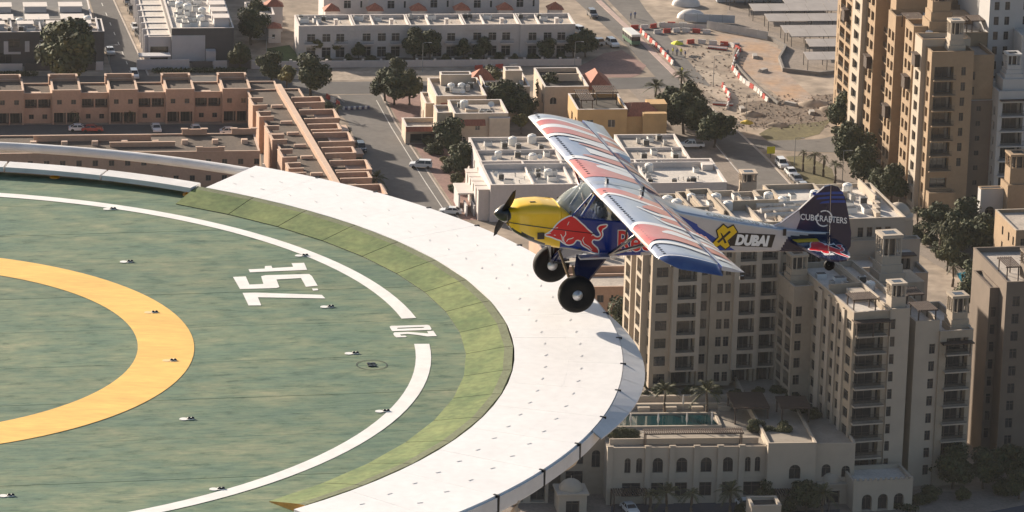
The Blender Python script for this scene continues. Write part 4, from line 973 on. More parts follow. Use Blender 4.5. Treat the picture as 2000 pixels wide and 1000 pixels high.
# --- modern block with crowded white roof
B=Bld('modern_block','grey and white modern block, roof crowded with white ducts, beside the side street','house',335,58,u=69.9,v=903.7,wall=[B_dgr,B_lgr],trim=B_whi2,roof=R_white)
B.bay(0,13.7,0,70,0,7.3,front=[(.9,2.2,4.2,5.6,.2,'w'),(1.2,4.6,.8,2.2,.3,'w')],par=.5,pt=.3)
B.W.box(.0,7.4,-.16,-.003,.4,6.2,1); B.W.box(7.5,9.6,-2.2,-.003,0,3.1,1)
B.bay(-5.0,-.003,1.2,70,0,5.4,front=[(.4,4.4,.1,3.4,1.8,'w')],par=.2,pt=.2,mi=1)
for k in range(12): B.W.box(-5.9,-5.0,2+k*5.6,2.5+k*5.6,0,5.8,1); B.T.box(-5.0,-.2,3+k*5.6,4.2+k*5.6,5.41,5.6)
for k in range(10): B.W.box(9.6,12.8,3.0+k*6.2,6.4+k*6.2,7.3,9.3,1); B.T.box(9.4,13.0,2.8+k*6.2,6.6+k*6.2,9.3,9.45)
B.W.box(-8,3.5,-5.8,-5.5,0,2.2,1); B.W.box(3.9,8.6,-6,-5.7,0,1.8,0); B.W.box(8.8,11.8,-6,-5.7,0,1.9,1); B.W.box(12.1,17.0,-6,-5.7,0,1.8,0); B.W.box(17.2,21,-6,-5.7,0,1.9,1)
B.W.box(-7.5,-.5,-5.2,-2.2,2.6,2.9,1)
B.done(); clutter(B,scatter(.6,9.2,1,62,64,['duct','duct','ac','duct','tank'],11),7.3,'crowded on the modern block roof',5)
# --- white terrace
B=Bld('terrace_house','white two-storey terrace with five roof terraces behind a white boundary wall','house',585,115,u=98.2,v=906.4,wall=[B_whi,B_dgr],trim=B_whi2,roof=R_pale,frame=W_framew)
for k in range(5):
    x=k*12.4; f=[]
    for a,b in ((1.9,3.7),(5.3,7.1),(8.4,10.2)):
        f.append((a,b,3.75,5.55,.18,'w')); f.append((a-.1,b+.1,.15,2.5,.3 if a!=5.3 else .18,'w'))
    B.bay(x,x+12.398,0 if k%2==0 else .35,10.2,0,6.7,front=f,par=.7,pt=.28)
    for a in (1.3,7.9):
        mb=MB(); B.W.box(x+a,x+a+3.0,-1.2,-.003 if k%2==0 else .347,3.25,3.5)
        obj('railing',rail(2.9,.9),B.root,loc=(x+a+1.5,-1.12,3.5)); 
    B.W.box(x+8.2,x+8.9,2.4,3.6,6.7,8.1); B.T.box(x+8.1,x+9,2.3,3.7,8.1,8.2)
    B.W.box(x+4.4,x+4.65,.5,9.8,6.7,7.4)
B.W.box(0,62,-.06,-.003,6.25,6.4)
B.done(); 
for k in range(5): clutter(B,scatter(k*12.4+.6,k*12.4+8,5.5,9.5,6,['ac','pipe','pipe','duct'],20+k)+[('dish',k*12.4+9.5,3.5),('ac',k*12.4+1.2,8.6)],6.7,'on the white terrace roofs',k)
B=Bld('terrace_house','second white terrace with terracotta turrets behind the white terrace at the top','house',640,0,u=106.5,v=927,wall=[B_whi],trim=B_whi2,roof=R_pale,frame=W_framew)
for k in range(5):
    x=k*9.85-.6; f=[(4.6,6.2,6.2,8.0,.18,'w'),(8.3,8.8,6.3,7.9,.18,'w'),(1,2.4,.4,2.4,.2,'w')]
    B.bay(x,x+9.848,0 if k%2 else .5,12,0,10.4,front=f,par=.7,pt=.28)
    tx=x+1.2; ty=-4.5
    B.W.box(tx-1.5,tx+1.5,ty-1.5,ty+1.5,0,7.2)
    mb=MB(); e=1.9; mb.add([(tx-e,ty-e,7.2),(tx+e,ty-e,7.2),(tx+e,ty+e,7.2),(tx-e,ty+e,7.2),(tx,ty,8.7)],[(0,1,4),(1,2,4),(2,3,4),(3,0,4),(3,2,1,0)]); mb.build('turret_roof',R_tile,B.root)
tx,ty=51.5,-4.5
B.W.box(tx-1.5,tx+1.5,ty-1.5,ty+1.5,0,7.2); mb=MB(); mb.add([(tx-e,ty-e,7.2),(tx+e,ty-e,7.2),(tx+e,ty+e,7.2),(tx-e,ty+e,7.2),(tx,ty,8.7)],[(0,1,4),(1,2,4),(2,3,4),(3,0,4),(3,2,1,0)]); mb.build('turret_roof',R_tile,B.root)
B.done()
B=Bld('villa','small white villa with terracotta hipped roof beside the white terrace','house',505,85,u=uv(500,70)[0],v=uv(500,78)[1],wall=[B_whi],trim=B_whi2,roof=R_pale,frame=W_framew)
B.bay(-2,3.8,0,12,0,5.2,front=[(1.5,2.4,2.8,3.9,.15,'w')],par=.6)
mb=MB(); mb.add([(2.2,7,5.9),(6.6,7,5.9),(6.6,11,5.9),(2.2,11,5.9),(4.4,9,7.6)],[(0,1,4),(1,2,4),(2,3,4),(3,0,4)]); mb.build('hipped_roof',R_tile,B.root)
B.W.box(2.5,6.3,7.3,10.7,0,5.9); B.bay(2.2,5.0,-3,1.0,0,3.4,front=[(.8,1.5,1,2,.15,'w')],par=0); mb=MB(); mb.add([(1.9,-3.3,3.4),(5.3,-3.3,3.4),(5.3,1.2,3.4),(1.9,1.2,3.4),(3.6,-1,4.4)],[(0,1,4),(1,2,4),(2,3,4),(3,0,4)]); mb.build('porch_roof',R_tile,B.root); B.done()
# boundary wall
B=Bld('boundary_wall','long white boundary wall with low piers in front of the white terrace','wall',535,133,u=91.5,v=898.3,wall=[B_whi],trim=B_whi2,roof=R_pale)
B.W.box(0,69,0,.25,0,1.5)
for k in range(18): B.W.box(k*4,k*4+.45,-.08,.33,0,1.75); B.T.box(k*4-.05,k*4+.5,-.13,.38,1.75,1.85)
B.done()
# --- beige villas between the two streets
def villa(name,label,u,v,W,D,Hh,seed,front=(),left=(),tiles=(),wall=B_bei,roof=R_pale,rot=0,rear=None):
    B=Bld(name,label,'house',0,0,u=u,v=v,rot=rot,wall=[wall],trim=B_whi2,roof=roof,frame=W_framew)
    B.bay(0,W,0,D,0,Hh,front=front,left=left,par=.85,pt=.3)
    for (x0,x1,y,z,d,h) in tiles:   # lean-to tile strips on the front
        mb=MB(); mb.add([(x0,y,z+h),(x1,y,z+h),(x1,y-d,z),(x0,y-d,z),(x0,y,z-.1),(x1,y,z-.1)],[(3,2,1,0),(0,4,3),(1,2,5),(4,5,2,3)]); mb.build('tiled_canopy',R_tile,B.root)
    return B
u1,v1=uv(862,262)
B=villa('villa','beige flat-roofed villa with arched windows and red tiled canopies, nearer half of the pair',123.0,829.3,11.2,11,7.0,1,front=[(1.1,2.6,1.0,3.0,.25,'a'),(6.8,9.3,1.0,3.2,.25,'a'),(4.4,5.4,4.3,5.6,.2,'w')],left=[(1.2,2.6,1.2,3.4,.3,'a'),(6.5,7.9,1.2,3.4,.3,'a'),(3.8,5.4,3.8,5.8,.3,'w')],tiles=[(1.0,6.4,-.003,5.6,1.5,1.0)])
B.bay(-3.2,-.003,3.0,9,0,6.6,front=[(.6,2.2,3.2,5.2,.9,'b')],left=[(1,2.2,1.2,3.4,.25,'a')],par=.7); B.bay(3.0,8.2,4.5,8.5,7.0,7.5,par=0); B.bay(7.2,11.5,-.8,-.003,0,6.6,par=.4,front=[(1,3.2,1,3.1,.25,'a')]); B.done()
clutter(B,[('ac',5.8,1.6),('ac',7.6,1.7),('duct',6.7,2.6),('tank',3,7.5),('ac',2.2,8.2),('dish',8.8,8)],7.02,'on the nearer beige villa roof')
B=villa('villa','beige flat-roofed villa with cluttered roof, farther half of the pair',121.0,843.5,10.6,15,7.0,2,front=[(6.5,8,3.5,5,.2,'w')],left=[(2,3.6,1.2,3.6,.3,'a'),(7,8.4,1.2,3.4,.3,'a'),(10,11,3.9,5.4,.2,'w')],tiles=[(1.0,3.6,-.003,5.3,1.3,1.1),(5.6,9.6,-.003,5.3,1.3,1.1)])
B.bay(2.5,9,12,14.6,7.0,9.0,par=.3); B.bay(-1.8,-.003,3,12,0,5,par=.5,left=[(3,4.5,1,3.2,.3,'a')]); B.done()
clutter(B,[('tank',4.2,8.2),('tank',6.4,8.0),('duct',5.2,6.2),('ac',7.6,7.2),('ac',3.2,6.8),('ac',8.6,9.4),('dish',6.2,5),('duct',6.9,9.7)],7.02,'on the farther beige villa roof')
B=villa('villa','low beige garage wing with red tiled edge in front of the beige villas',113.6,834.5,7.6,7,2.9,3,front=[(1,6.5,.1,2.2,2.5,'w')],tiles=[(0,7.6,-.003,2.9,.9,.9)]); B.done()
B=villa('villa','beige villa with arched window and pale roof pavilion behind the far wingtip',132.6,853.0,9.6,13,6.4,4,front=[(6.2,7.6,3.6,5.4,.25,'a'),(2,3,3.8,5,.2,'w'),(2.2,4.5,.4,2.4,.25,'w')]); B.bay(5.0,8.6,5,8.5,6.4,9.2,par=.2)
mb=MB(); mb.add([(-2.5,8,6.0),(3.8,8,6.0),(3.8,14,6.0),(-2.5,14,6.0),(.4,11,8.4),(1.5,11,8.4)],[(0,1,5,4),(1,2,5),(2,3,4,5),(3,0,4)]); mb.build('hipped_roof',R_tile,B.root); B.bay(-2.2,-.003,8.3,13.7,0,6,par=0); B.done()
clutter(B,[('ac',7.5,2),('duct',5.2,1.8),('ac',3.6,2.2),('ac',8.2,3.4)],6.42,'on the villa roof behind the far wingtip')
B=villa('villa','beige villa with dark roof terrace and red hipped roof beside the junction',145.3,852.5,9.4,16,6.4,5,front=[(1.2,2.6,3.4,5.0,.25,'a'),(6,7.2,.8,2.6,.2,'w')],left=[(2,4,3,5,.3,'w'),(9,11,3,5,.3,'w')],roof=mat('dark_terrace',(0.067,0.058,0.048),.9,var=.4,scale=.6))
B.W.box(1.5,8.5,8,8.3,6.4,8.0); mb=MB(); mb.add([(9.5,4,5.4),(15.8,4,5.4),(15.8,15,5.4),(9.5,15,5.4),(12.6,8,8.2),(12.6,12,8.2)],[(0,1,4),(1,2,5,4),(2,3,5),(3,0,4,5)]); mb.build('hipped_roof',R_tile,B.root); B.bay(9.403,15.4,4.4,14.6,0,5.4,front=[(2,3.5,2.4,4,.2,'w')],par=0); B.done()
B=villa('villa','ochre villa with slatted roof terrace and red tiled roofs behind the far wing',149.3,833.0,10.5,13,6.6,6,front=[(2,3.4,3.6,5.2,.25,'w'),(6.5,8,3.6,5.2,.25,'w')],left=[(1,3,3.4,5.2,.3,'w'),(6,8,3.4,5.2,.3,'w')],wall=mat('ochre_render',(0.499,0.317,0.144),.85,var=.15,scale=.3),roof=mat('dark_terrace',(0.067,0.058,0.048),.9))
mb=MB(); mb.add([(10.6,1,5.6),(18,1,5.6),(18,12,5.6),(10.6,12,5.6),(12.5,5,7.6),(15.5,5,7.6)],[(0,1,5,4),(1,2,5),(2,3,4,5),(3,0,4)]); mb.build('hipped_roof',R_tile,B.root); B.bay(10.503,17.5,1.4,11.6,0,5.6,par=0,front=[(3.5,6,.6,3.6,.2,'w')]); pergola(B,.8,3.4,1,9,6.6); pergola(B,5,9.5,7,12,6.6); B.W.box(13.8,18.8,-.6,1.0,0,6.6); B.W.box(16,20,6,10,0,6.9); B.done()
# --- white-roofed block behind the aircraft
B=Bld('low_block','long white low block with cluttered flat roofs behind the aircraft','building',908,268,u=123.4,v=777.0,wall=[B_whi,B_bei],trim=B_whi2,roof=[R_white,R_pale],frame=W_frame)
f=[(30.5+i*1.45,31.5+i*1.45,3.4,4.9,.2,'w') for i in range(4)]+[(38.3,39.1,3.4,4.9,.2,'w'),(41.3,42.4,3.4,4.9,.2,'w'),(43,44,3.4,4.9,.2,'w'),(44.6,45.6,3.4,4.9,.2,'w')]+[(6+i*2.4,7+i*2.4,3.4,4.9,.2,'w') for i in range(9)]
f+=[(a,b,c-3,d-3,e,k) for a,b,c,d,e,k in f]
B.bay(0,47.0,0,17.5,0,6.9,front=f,left=[(2,3.2,1,4.5,.3,'w'),(5,6.2,1,4.5,.3,'w'),(9,10,3.5,5,.2,'w')],par=.55,pt=.4)
B.bay(.4,17.0,17.503,36,0,6.6,left=[(3,4.2,3.5,5.2,.3,'w'),(8,9.2,3.5,5.2,.3,'w'),(13,14.2,3.5,5.2,.3,'w'),(3,4,.5,2.5,.3,'w')],par=.6,pt=.35,ri=1); B.bay(17.003,30.5,17.503,30,0,6.4,par=.5,ri=1); B.bay(30.503,43.0,17.503,37,0,6.6,par=.6,pt=.35,ri=1)
for x in (8.5,16.2,23.5,31.2,): B.W.box(x,x+.3,.42,17,6.9,7.6)
B.W.box(.42,46.5,13.2,13.5,6.9,8.0); B.W.box(.8,16.6,26,26.3,6.6,7.3); B.W.box(31,42.6,27,27.3,6.6,7.2)
for k in range(5): B.W.box(-2.2,-.003,1+k*4.2,3.4+k*4.2,0,6.2-.3*k); B.T.box(-2.4,.0,.9+k*4.2,3.5+k*4.2,6.2-.3*k,6.35-.3*k)
B.T.box(44.0,46.2,10.6,12.6,6.92,8.1)
B.done()
clutter(B,scatter(2,16,18.5,25,9,['ac','tank','duct','pipe','pipe','dish'],31)+scatter(2,16,27,35,9,['ac','tank','duct','pipe','pipe'],32)+scatter(31.5,42,18.5,26,9,['ac','pipe','duct','pipe','ac','dish'],33)+scatter(31.5,42,28,36,7,['ac','pipe','duct','dish'],34),6.6,'on the rear roofs of the low white block',6)
clutter(B,[('ac',x,13.8-.0) for x in (32.5,35.8,38.8)]+[('ac',31.9,1.6+i*2.6) for i in range(4)]+[('ac',36.8,1.6),('ac',39.6,1.6),('ac',40.5,1.6),('tank',33.2,10.5),('duct',42.6,10),('pipe',38,4),('pipe',39,4.1),('pipe',40,4),('pipe',42,4.2)]+scatter(1,15.5,1.2,12.5,16,['ac','tank','duct','pipe','pipe','dish'],35)+scatter(16.5,31,1.2,12.5,16,['ac','tank','duct','pipe','ac'],36),6.9,'on the front roof of the low white block',7)
# stair and wind towers beside it
for px,py,l in ((1462,392,'beige wind tower kiosk with dark slots beside the main road'),(1290,396,'beige wind tower partly behind the near wing root')):
    u,v=uv(px,py+10,0); B=Bld('wind_tower_kiosk',l,'tower',0,0,u=u,v=v,wall=[B_bei],trim=B_whi2,roof=R_pale,group='wind tower kiosks by the low block'); B.bay(-1.6,1.6,0,3.4,0,2.6,par=0); windtower(B,0,1.7,2.62,3.0,4.2,M=B_bei,steps=False); B.done()
u,v=uv(900,400)
B=Bld('garden_shelter','small flat canopy shelter on posts behind the propeller','shelter',0,0,u=uv(895,412)[0],v=uv(895,412)[1],wall=[B_lgr],trim=B_whi2,roof=R_pale); 
B.W.box(0,.3,0,7,0,3.4); B.W.box(5.6,5.9,0,7,0,3.4); B.T.box(-.2,6.1,-.2,7.2,3.4,3.7); 
for k in range(3): B.W.box(1.0+k*1.5,1.3+k*1.5,-4,.0,0,2.2)
B.done()
# ================================================================ TOWERS, PODIUM (right half)
B_stone=mat('cream_stone_render',(0.370,0.303,0.229),.85,var=.10,scale=.2,fine=.07)
B_stone2=mat('pale_cream_trim',(0.429,0.363,0.289),.85,var=.08,scale=.3)
B_gold=mat('sandstone_render',(0.333,0.233,0.144),.85,var=.12,scale=.2,fine=.08)
B_cool=mat('cool_white_render',(0.444,0.433,0.422),.85,var=.08,scale=.25)
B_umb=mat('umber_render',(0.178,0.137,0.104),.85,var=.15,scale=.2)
def shift(ops,dz): return [(a,b,c+dz,d+dz,e,k) for a,b,c,d,e,k in ops]
# --- tower A under the aircraft's tail
A=Bld('apartment_tower','cream apartment tower with stacked balconies standing behind the pool, below the fuselage','building',1266,758,10,rot=4.5,base=10,wall=[B_stone,B_stone2],trim=B_stone2,roof=R_white)
fh=3.12; nF=9; H=nF*fh
A.bay(0,3.4,0,19,0,H,front=rows(nF,fh,0,[(.75,2.75,'n')]),left=rows(nF,fh,0,[(1.2,2.4,'n'),(3.6,6.4,'b'),(8.2,9.4,'n'),(11.0,14.0,'b'),(15.6,16.8,'n')]),par=.9)
A.bay(-1.0,-.003,2.9,7.1,0,H-3.1,left=rows(nF-1,fh,0,[(.6,3.6,'b')]),par=.9,mi=1); A.bay(-1.0,-.003,10.4,14.6,0,H-.2,left=rows(nF,fh,0,[(.6,3.6,'b')]),par=.9,mi=1)
A.bay(3.403,8.3,-.9,18,2.9,H-.4,front=rows(nF-1,fh,3.1,[(.85,4.1,'b')]),par=.9,mi=1); A.bay(3.5,8.2,.8,18,0,2.898,front=[(.6,4.1,.1,2.5,.8,'D')],par=0,roof=False)
A.bay(8.303,10.1,.25,18,0,H-.1,front=rows(nF,fh,0,[(.3,1.35,'n')]),par=.9)
A.bay(10.103,14.0,-.35,18,0,H+.3,front=rows(nF,fh,0,[(1.15,2.1,'n'),(2.5,3.45,'n')]),par=.9)
A.bay(14.003,18.4,-.95,18,2.9,H-.2,front=rows(nF-1,fh,3.1,[(.9,3.7,'b')]),par=.9,mi=1); A.bay(14.1,18.3,.8,18,0,2.898,front=[(.6,3.6,.1,2.5,.8,'D')],par=0,roof=False)
A.bay(18.403,22.0,-.5,18,2.9,H-.5,front=rows(nF-1,fh,3.1,[(.4,3.1,'b')]),par=.9,mi=1); A.bay(18.5,21.9,.8,18,0,2.898,front=[(.5,3,.1,2.5,.8,'D')],par=0,roof=False)
A.bay(22.003,25.4,.1,18,0,H-.3,front=rows(nF,fh,0,[(.6,1.9,'n')]),par=.9)
A.bay(25.403,34.5,5.5,24,0,H-1.2,front=rows(nF-1,fh,0,[(1.0,2.0,'n'),(3.0,5.4,'b'),(6.4,7.2,'n')]),par=.9)
A.W.box(4,11,6,6.3,H,H+1.6); A.W.box(13,13.3,4,15,H+.3,H+1.4); A.W.box(16,24,9,9.3,H-.2,H+1.5)
A.done(); clutter(A,scatter(1,33,7,17,26,['tank','ac','duct','duct','tank'],41),H-.1,'on the cream tower roof under the fuselage',8)
mbp=MB()
for y in (3,6,9): mbp.tube([(20,y,H+.5),(33,y+1,H+.5)],.5,8)
mbp.build('roof_pipe',R_white,A.root)
# --- tower B lower right
Bt=Bld('apartment_tower','cream apartment tower with wind towers and brown pergolas on its roof, lower right','building',1668,612,31,rot=8,wall=[B_stone,B_stone2],trim=B_stone2,roof=R_white)
fh=3.0; H=30.2; n=10
lf=rows(9,fh,2.9,[(.9,3.1,'n'),(5.3,6.9,'n'),(8.5,10.2,'n'),(12.2,14.0,'n'),(16.8,18.8,'n')])
Bt.bay(0,6.2,0,28,0,H,left=lf,front=rows(9,fh,3.3,[(.55,5.3,'b')])+[(1,5,.3,2.7,1.6,'D')],par=.9,mi=0)
Bt.bay(6.203,9.6,-.35,27,0,H+.2,front=rows(9,fh,3.3,[(.15,.95,'n')])+[(.2,.95,.4,2.4,.2,'w')],par=1.0,mi=1)
for k in range(9):   # proud balcony trays
    z=3.3+k*fh; Bt.W.box(.3,5.6,-1.3,-.003,z-.22,z+.02,1); obj('railing',rail(5.2),Bt.root,loc=(2.95,-1.22,z+.02)); obj('railing',rail(1.2),Bt.root,loc=(.36,-.62,z+.02),rot=(0,0,math.pi/2))
mb=MB(); mb.box(-.1,6.1,-1.6,.6,H-.62,H-.40); 
for x in (.2,3,5.8): mb.box(x-.08,x+.08,-1.35,-1.2,H-3.0,H-.62)
mb.build('pergola',W_brown,Bt.root)
mb=MB(); mb.box(-.2,8.2,-2.2,.0,3.1,3.35); mb.build('ground_canopy',W_brown,Bt.root)
for y0,y1,dx in ((3.6,4.9,.3),(7.3,8.2,.25),(10.5,11.8,.35),(14.4,16.4,.3)): Bt.bay(-dx,-.003,y0,y1,0,H-.3,par=.6,mi=1)
Bt.bay(-3.4,-.003,19.4,27.4,0,H-1.2,front=rows(9,fh,2.9,[(.5,1.6,'n')]),left=rows(9,fh,2.9,[(.8,3.4,'b'),(4.8,7.2,'b')]),par=.8)
Bt.bay(9.603,11.2,6,26,0,H-2,par=0)
Bt.bay(11.203,15.4,.9,20,0,H-2.6,front=rows(9,fh,1.2,[(2.6,3.6,'n')]),par=1.0,mi=1)
Bt.bay(15.403,21.2,.4,16,0,H-4.4,front=rows(7,fh,5.0,[(1.2,5.0,'b')])+[(1.1,4.9,.0+1.3,4.6,1.2,'a')],par=1.0,right=rows(8,fh,2,[(2,3,'n'),(7,8,'n')]),left=())
Bt.W.box(17.8,21.2,16.003,19,0,H-4.4,0)
mb=MB(); mb.box(15.5,21.0,-1.0,.6,H-5.4,H-5.2); 
for x in (16.2,20.4): mb.box(x-.08,x+.08,-.7,-.55,H-7.6,H-5.4)
mb.build('pergola',W_brown,Bt.root)
for k in range(7): 
    z=5.0+k*fh; Bt.W.box(16.2,20.6,-.7,.397,z-.2,z+.02,1); obj('railing',rail(4.2),Bt.root,loc=(18.4,-.62,z+.02))
Bt.W.box(.4,6,13,13.3,H,H+1.7); Bt.W.box(6,6.3,5,24,H,H+1.7,1); Bt.W.box(3,5.6,8,12,H,H+1.3,1); Bt.W.box(9.65,20,20.003,27,0,H-1,0)
pergola(Bt,.6,4.6,2.0,5.2,H,2.3); pergola(Bt,10.4,12.6,9,13,H-2.5,2.6); pergola(Bt,12.0,15.2,2.0,6.0,H-2.5,2.3); pergola(Bt,13.2,16,10.5,14,H-2.5,2.3)
windtower(Bt,7.9,1.9,H+.2,2.5,5.2,M=B_stone2,steps=False); windtower(Bt,14.5,23.2,H-1,3.4,8.2,M=B_stone2); windtower(Bt,19.6,4.0,H-4.4,2.7,6.4,M=B_stone); windtower(Bt,-1.6,23.5,H-1.2,2.8,5.6,M=B_stone)
Bt.done(); clutter(Bt,[('ac',4.2,16),('ac',2.4,17.2),('duct',4.4,19),('tank',8,14),('ac',8,18),('duct',2.2,22)],H,'on the cream tower roof at lower right',9)
# arcade pavilion at its foot
P_=Bld('arcade_pavilion','single-storey cream pavilion with three arches at the foot of the lower right tower','building',1665,1000,0,rot=4,wall=[B_stone2],trim=B_stone2,roof=R_white)
P_.bay(0,10.0,0,7.5,0,4.6,front=[(1.5,3.2,.1,2.9,.8,'a'),(4.2,5.9,.1,2.9,.8,'a'),(6.9,8.6,.1,2.9,.8,'a')],par=.6,pt=.3)
for k in range(12): P_.T.box(.1+k*.86,.45+k*.86,-.02,.32,5.28,5.6)
P_.done()
for px,py,l in ((1118,1005,'domed cream kiosk with a dark doorway, left of the podium'),(1626,985,'domed cream kiosk beside the arcade pavilion')):
    K=Bld('domed_kiosk',l,'kiosk',px,py,0,rot=0,wall=[B_stone2],trim=B_stone2,roof=R_pale,group='domed kiosks in the forecourt'); K.bay(-2.3,2.3,0,4.6,0,3.3,front=[(1.2,3.4,.05,2.3,.8,'w')],par=0); K.T.box(-2.6,2.6,-.3,4.9,3.3,3.6); dome(K,0,2.3,3.6,1.95,B_stone2); K.done()
# --- podium with arches, pool deck on top
pu,pv=uv(1185,985); 
Pd=Bld('podium','two-storey cream podium with a row of arched windows, pool deck on top','building',0,0,u=pu,v=pv,rot=-1.5,wall=[B_stone2,B_stone],trim=B_stone2,roof=[mat('pool_deck_stone',(0.326,0.281,0.229),.85,var=.15,scale=.3,fine=.1)])
f=[]
ar=[(2.7,3.7),(4.6,5.6),(7.3,9.0),(11.2,13.0),(15.2,17.0),(18.8,20.5),(22.5,23.4),(24.1,25.0)]
for a,b in ar: f.append((a,b,5.3,7.9,.35,'a'))
for a,b in ((2.4,5.4),(7.2,9.2),(11.1,13.1),(15.1,17.1),(18.7,20.6),(22.3,25.2)): f.append((a,b,1.2,3.6,.35,'w'))
Pd.bay(0,25.9,0,46,0,9.3,front=f,par=0)
for x in (-.2,6.0,10.0,14.0,17.9,21.4,25.8): Pd.W.box(x,x+.9,-.35,-.003,0,9.9); Pd.T.box(x-.08,x+.98,-.43,.1,9.9,10.05)
Pd.W.box(0,25.9,-.1,-.003,4.3,4.5); Pd.W.box(0,25.9,0,.3,9.3,9.7)
Pd.bay(25.903,33.8,-1.6,46,0,10.2,front=[(3.6,5.5,4.5,7.0,.35,'a')],par=.5); Pd.bay(33.803,40.5,-.4,20,0,9.6,front=[(1.3,2.8,4.3,6.6,.35,'a'),(4.6,6.0,4.3,6.3,.35,'a'),(.8,3,1,3,.3,'w')],par=.5)
Pd.bay(-7.0,-.003,5.0,40,0,9.6,front=[(.8,3.6,5.2,8,.3,'w'),(.8,3.6,1.5,4,.3,'w'),(5,6.4,4.6,7.6,.3,'a')],par=.4,mi=1); Pd.bay(-9.5,-7.003,7.5,40,0,9.4,front=[(.6,2,4.6,7.6,.3,'w')],par=.3,mi=1)
Pd.bay(-17,-9.503,1.0,30,0,9.2,front=[(1.0,3.4,.2,6.0,1.2,'a'),(4.6,7.0,.2,6.0,1.2,'a')],par=.4,mi=0)
# terrace wall, planter, pool basin
Pd.W.box(.5,25,2.6,2.9,9.3,10.3)
Pd.done()
def podpt(px,py,h): return Pd.loc(px,py,h)
x0,y0=podpt(1185,833,9.6); x1,_=podpt(1405,830,9.6); _,y1=podpt(1390,807,9.6)
M_water=mat('pool_water',(0.006,0.035,0.04),.06,spec=.6)
pm=MB(); pm.quad((x0-3,y0,9.46),(x1,y0,9.46),(x1-1.0,y1,9.46),(x0-3,y1,9.46)); pw=pm.build('pool_water',M_water,Pd.root)
pm=MB(); pm.box(x0-3.4,x1+.4,y0-.4,y0-.003,9.3,9.7); pm.box(x0-3.4,x1+.4,y1,y1+.4,9.3,9.7); pm.box(x1-.0,x1+.4,y0,y1,9.3,9.7); pm.build('pool_edge',B_stone2,Pd.root)
pm=MB(); pm.box(1,24,y1+3.2,y1+4.0,9.3,10.2); pm.box(1,24,y1+6.8,y1+7.5,9.3,10.4); 
for k in range(5): pm.box(3+k*4.5,5+k*4.5,y1+2.0,y1+3.0,9.3,10.0)
pm.build('planter',B_stone2,Pd.root)
pergola(Pd,6,22,.6,2.4,9.3,2.4); 
pm=MB(); pm.box(x1+2.5,x1+8.5,y0+1,y0+9,12.0,12.3); 
for a in (x1+2.8,x1+8.2):
    for b in (y0+1.3,y0+8.7): pm.box(a-.12,a+.12,b-.12,b+.12,9.3,12.0)
pm.build('pergola',W_brown,Pd.root)
pm=MB(); pm.box(x1+10,x1+15,y0-1,y0+5,12.6,12.9); 
for a in (x1+10.3,x1+14.7):
    for b in (y0-.7,y0+4.7): pm.box(a-.12,a+.12,b-.12,b+.12,10.2,12.6)
pm.build('pergola',W_brown,Pd.root)
# pergola awning in the forecourt
for px,py,wd,l in ((1190,985,6.0,'dark timber awning against the podium, left'),(1510,985,8.5,'dark timber awning against the podium beside the domed kiosk')):
    u,v=uv(px,py); t=Bld('timber_awning',l,'awning',0,0,u=u,v=v,wall=[W_brown],roof=W_brown,group='timber awnings on the podium front'); mb=MB()
    for k in range(int(wd/.4)): mb.box(k*.4,k*.4+.22,-4.0,-.6,2.8,2.95)
    for x in (0,wd-.2): mb.box(x,x+.2,-4.0,-3.8,0,2.8); mb.box(x,x+.2,-.8,-.6,0,2.8)
    mb.build('slats',W_brown,t.root); t.done()
# --- tower C: sandstone tower upper right
Ct=Bld('apartment_tower','tall sandstone apartment tower with sunlit ribbed left side, upper right','building',1803,420,0,rot=2.5,wall=[B_gold,B_stone2],trim=B_gold,roof=[mat('grey_roof_screed',(0.266,0.244,0.222),.9,var=.25,scale=.3)])
fh=3.1
def side(y0,y1,x0,top,cols,mi=0,par=.9,xr=9.0): Ct.bay(x0,xr,y0,y1,0,top,left=rows2(int(top/fh),fh,.6,cols),par=par,mi=mi,back=True)
def rows2(n,fh,z0,cols):
    out=[]
    for i in range(n):
        for a,b,k in cols: out.append((a,b,z0+i*fh+(.5 if k=='n' else .06),z0+i*fh+2.45,.55 if k=='n' else 1.7,'w' if k=='n' else 'b'))
    return out
top0=32.4
Ct.bay(0,8.6,0,4.2,0,top0,front=rows(7,fh,9.2,[(.7,4.6,'b'),(6.2,7.1,'n')])+[(.9,4.4,1.2,4.8,.8,'a'),(.9,4.4,5.6,7.6,.8,'w')],left=rows2(10,fh,.6,[(1.2,2.8,'n')]),par=1.0)
side(4.203,9.4,-.9,top0+1.6,[(1.3,3.9,'n')],1); side(9.403,12.2,1.0,top0+.8,[(.5,2.3,'n')]); side(12.203,18.4,-.5,top0+2.2,[(.9,2.9,'n'),(3.7,5.4,'n')])
side(18.403,24.8,2.2,top0-1.0,[(.8,5.4,'b')]); side(24.803,30.4,-.7,top0+1.2,[(.6,2.4,'n'),(3.2,5.0,'n')]); side(30.403,34.6,.8,top0+3.2,[(.8,3.4,'n')])
side(34.603,41.4,2.6,top0+6.5,[(1.0,5.8,'b')]); side(41.403,48.2,-.4,top0+8.0,[(.9,3.2,'n'),(4.0,6.0,'n')]); side(48.203,55.6,-1.4,top0+17,[(1.6,5.6,'n')],1)
side(55.603,60.0,1.8,top0+12,[(.6,3.8,'b')]); side(60.003,70.5,-.2,top0+13.0,[(.8,4.6,'b'),(5.6,9.6,'b')]); side(70.503,76,.8,top0+8,[(1.2,4.2,'n')])
for (ya,yb_,x0_) in ((19,24.2,2.2),(35.4,40.8,2.6)):
    for k in range(9):
        z=2+k*fh; Ct.W.box(x0_-1.3,x0_-.003,ya,yb_,z+.66-.2,z+.66); obj('railing',rail(yb_-ya-.2),Ct.root,loc=(x0_-1.22,(ya+yb_)/2,z+.66),rot=(0,0,math.pi/2))
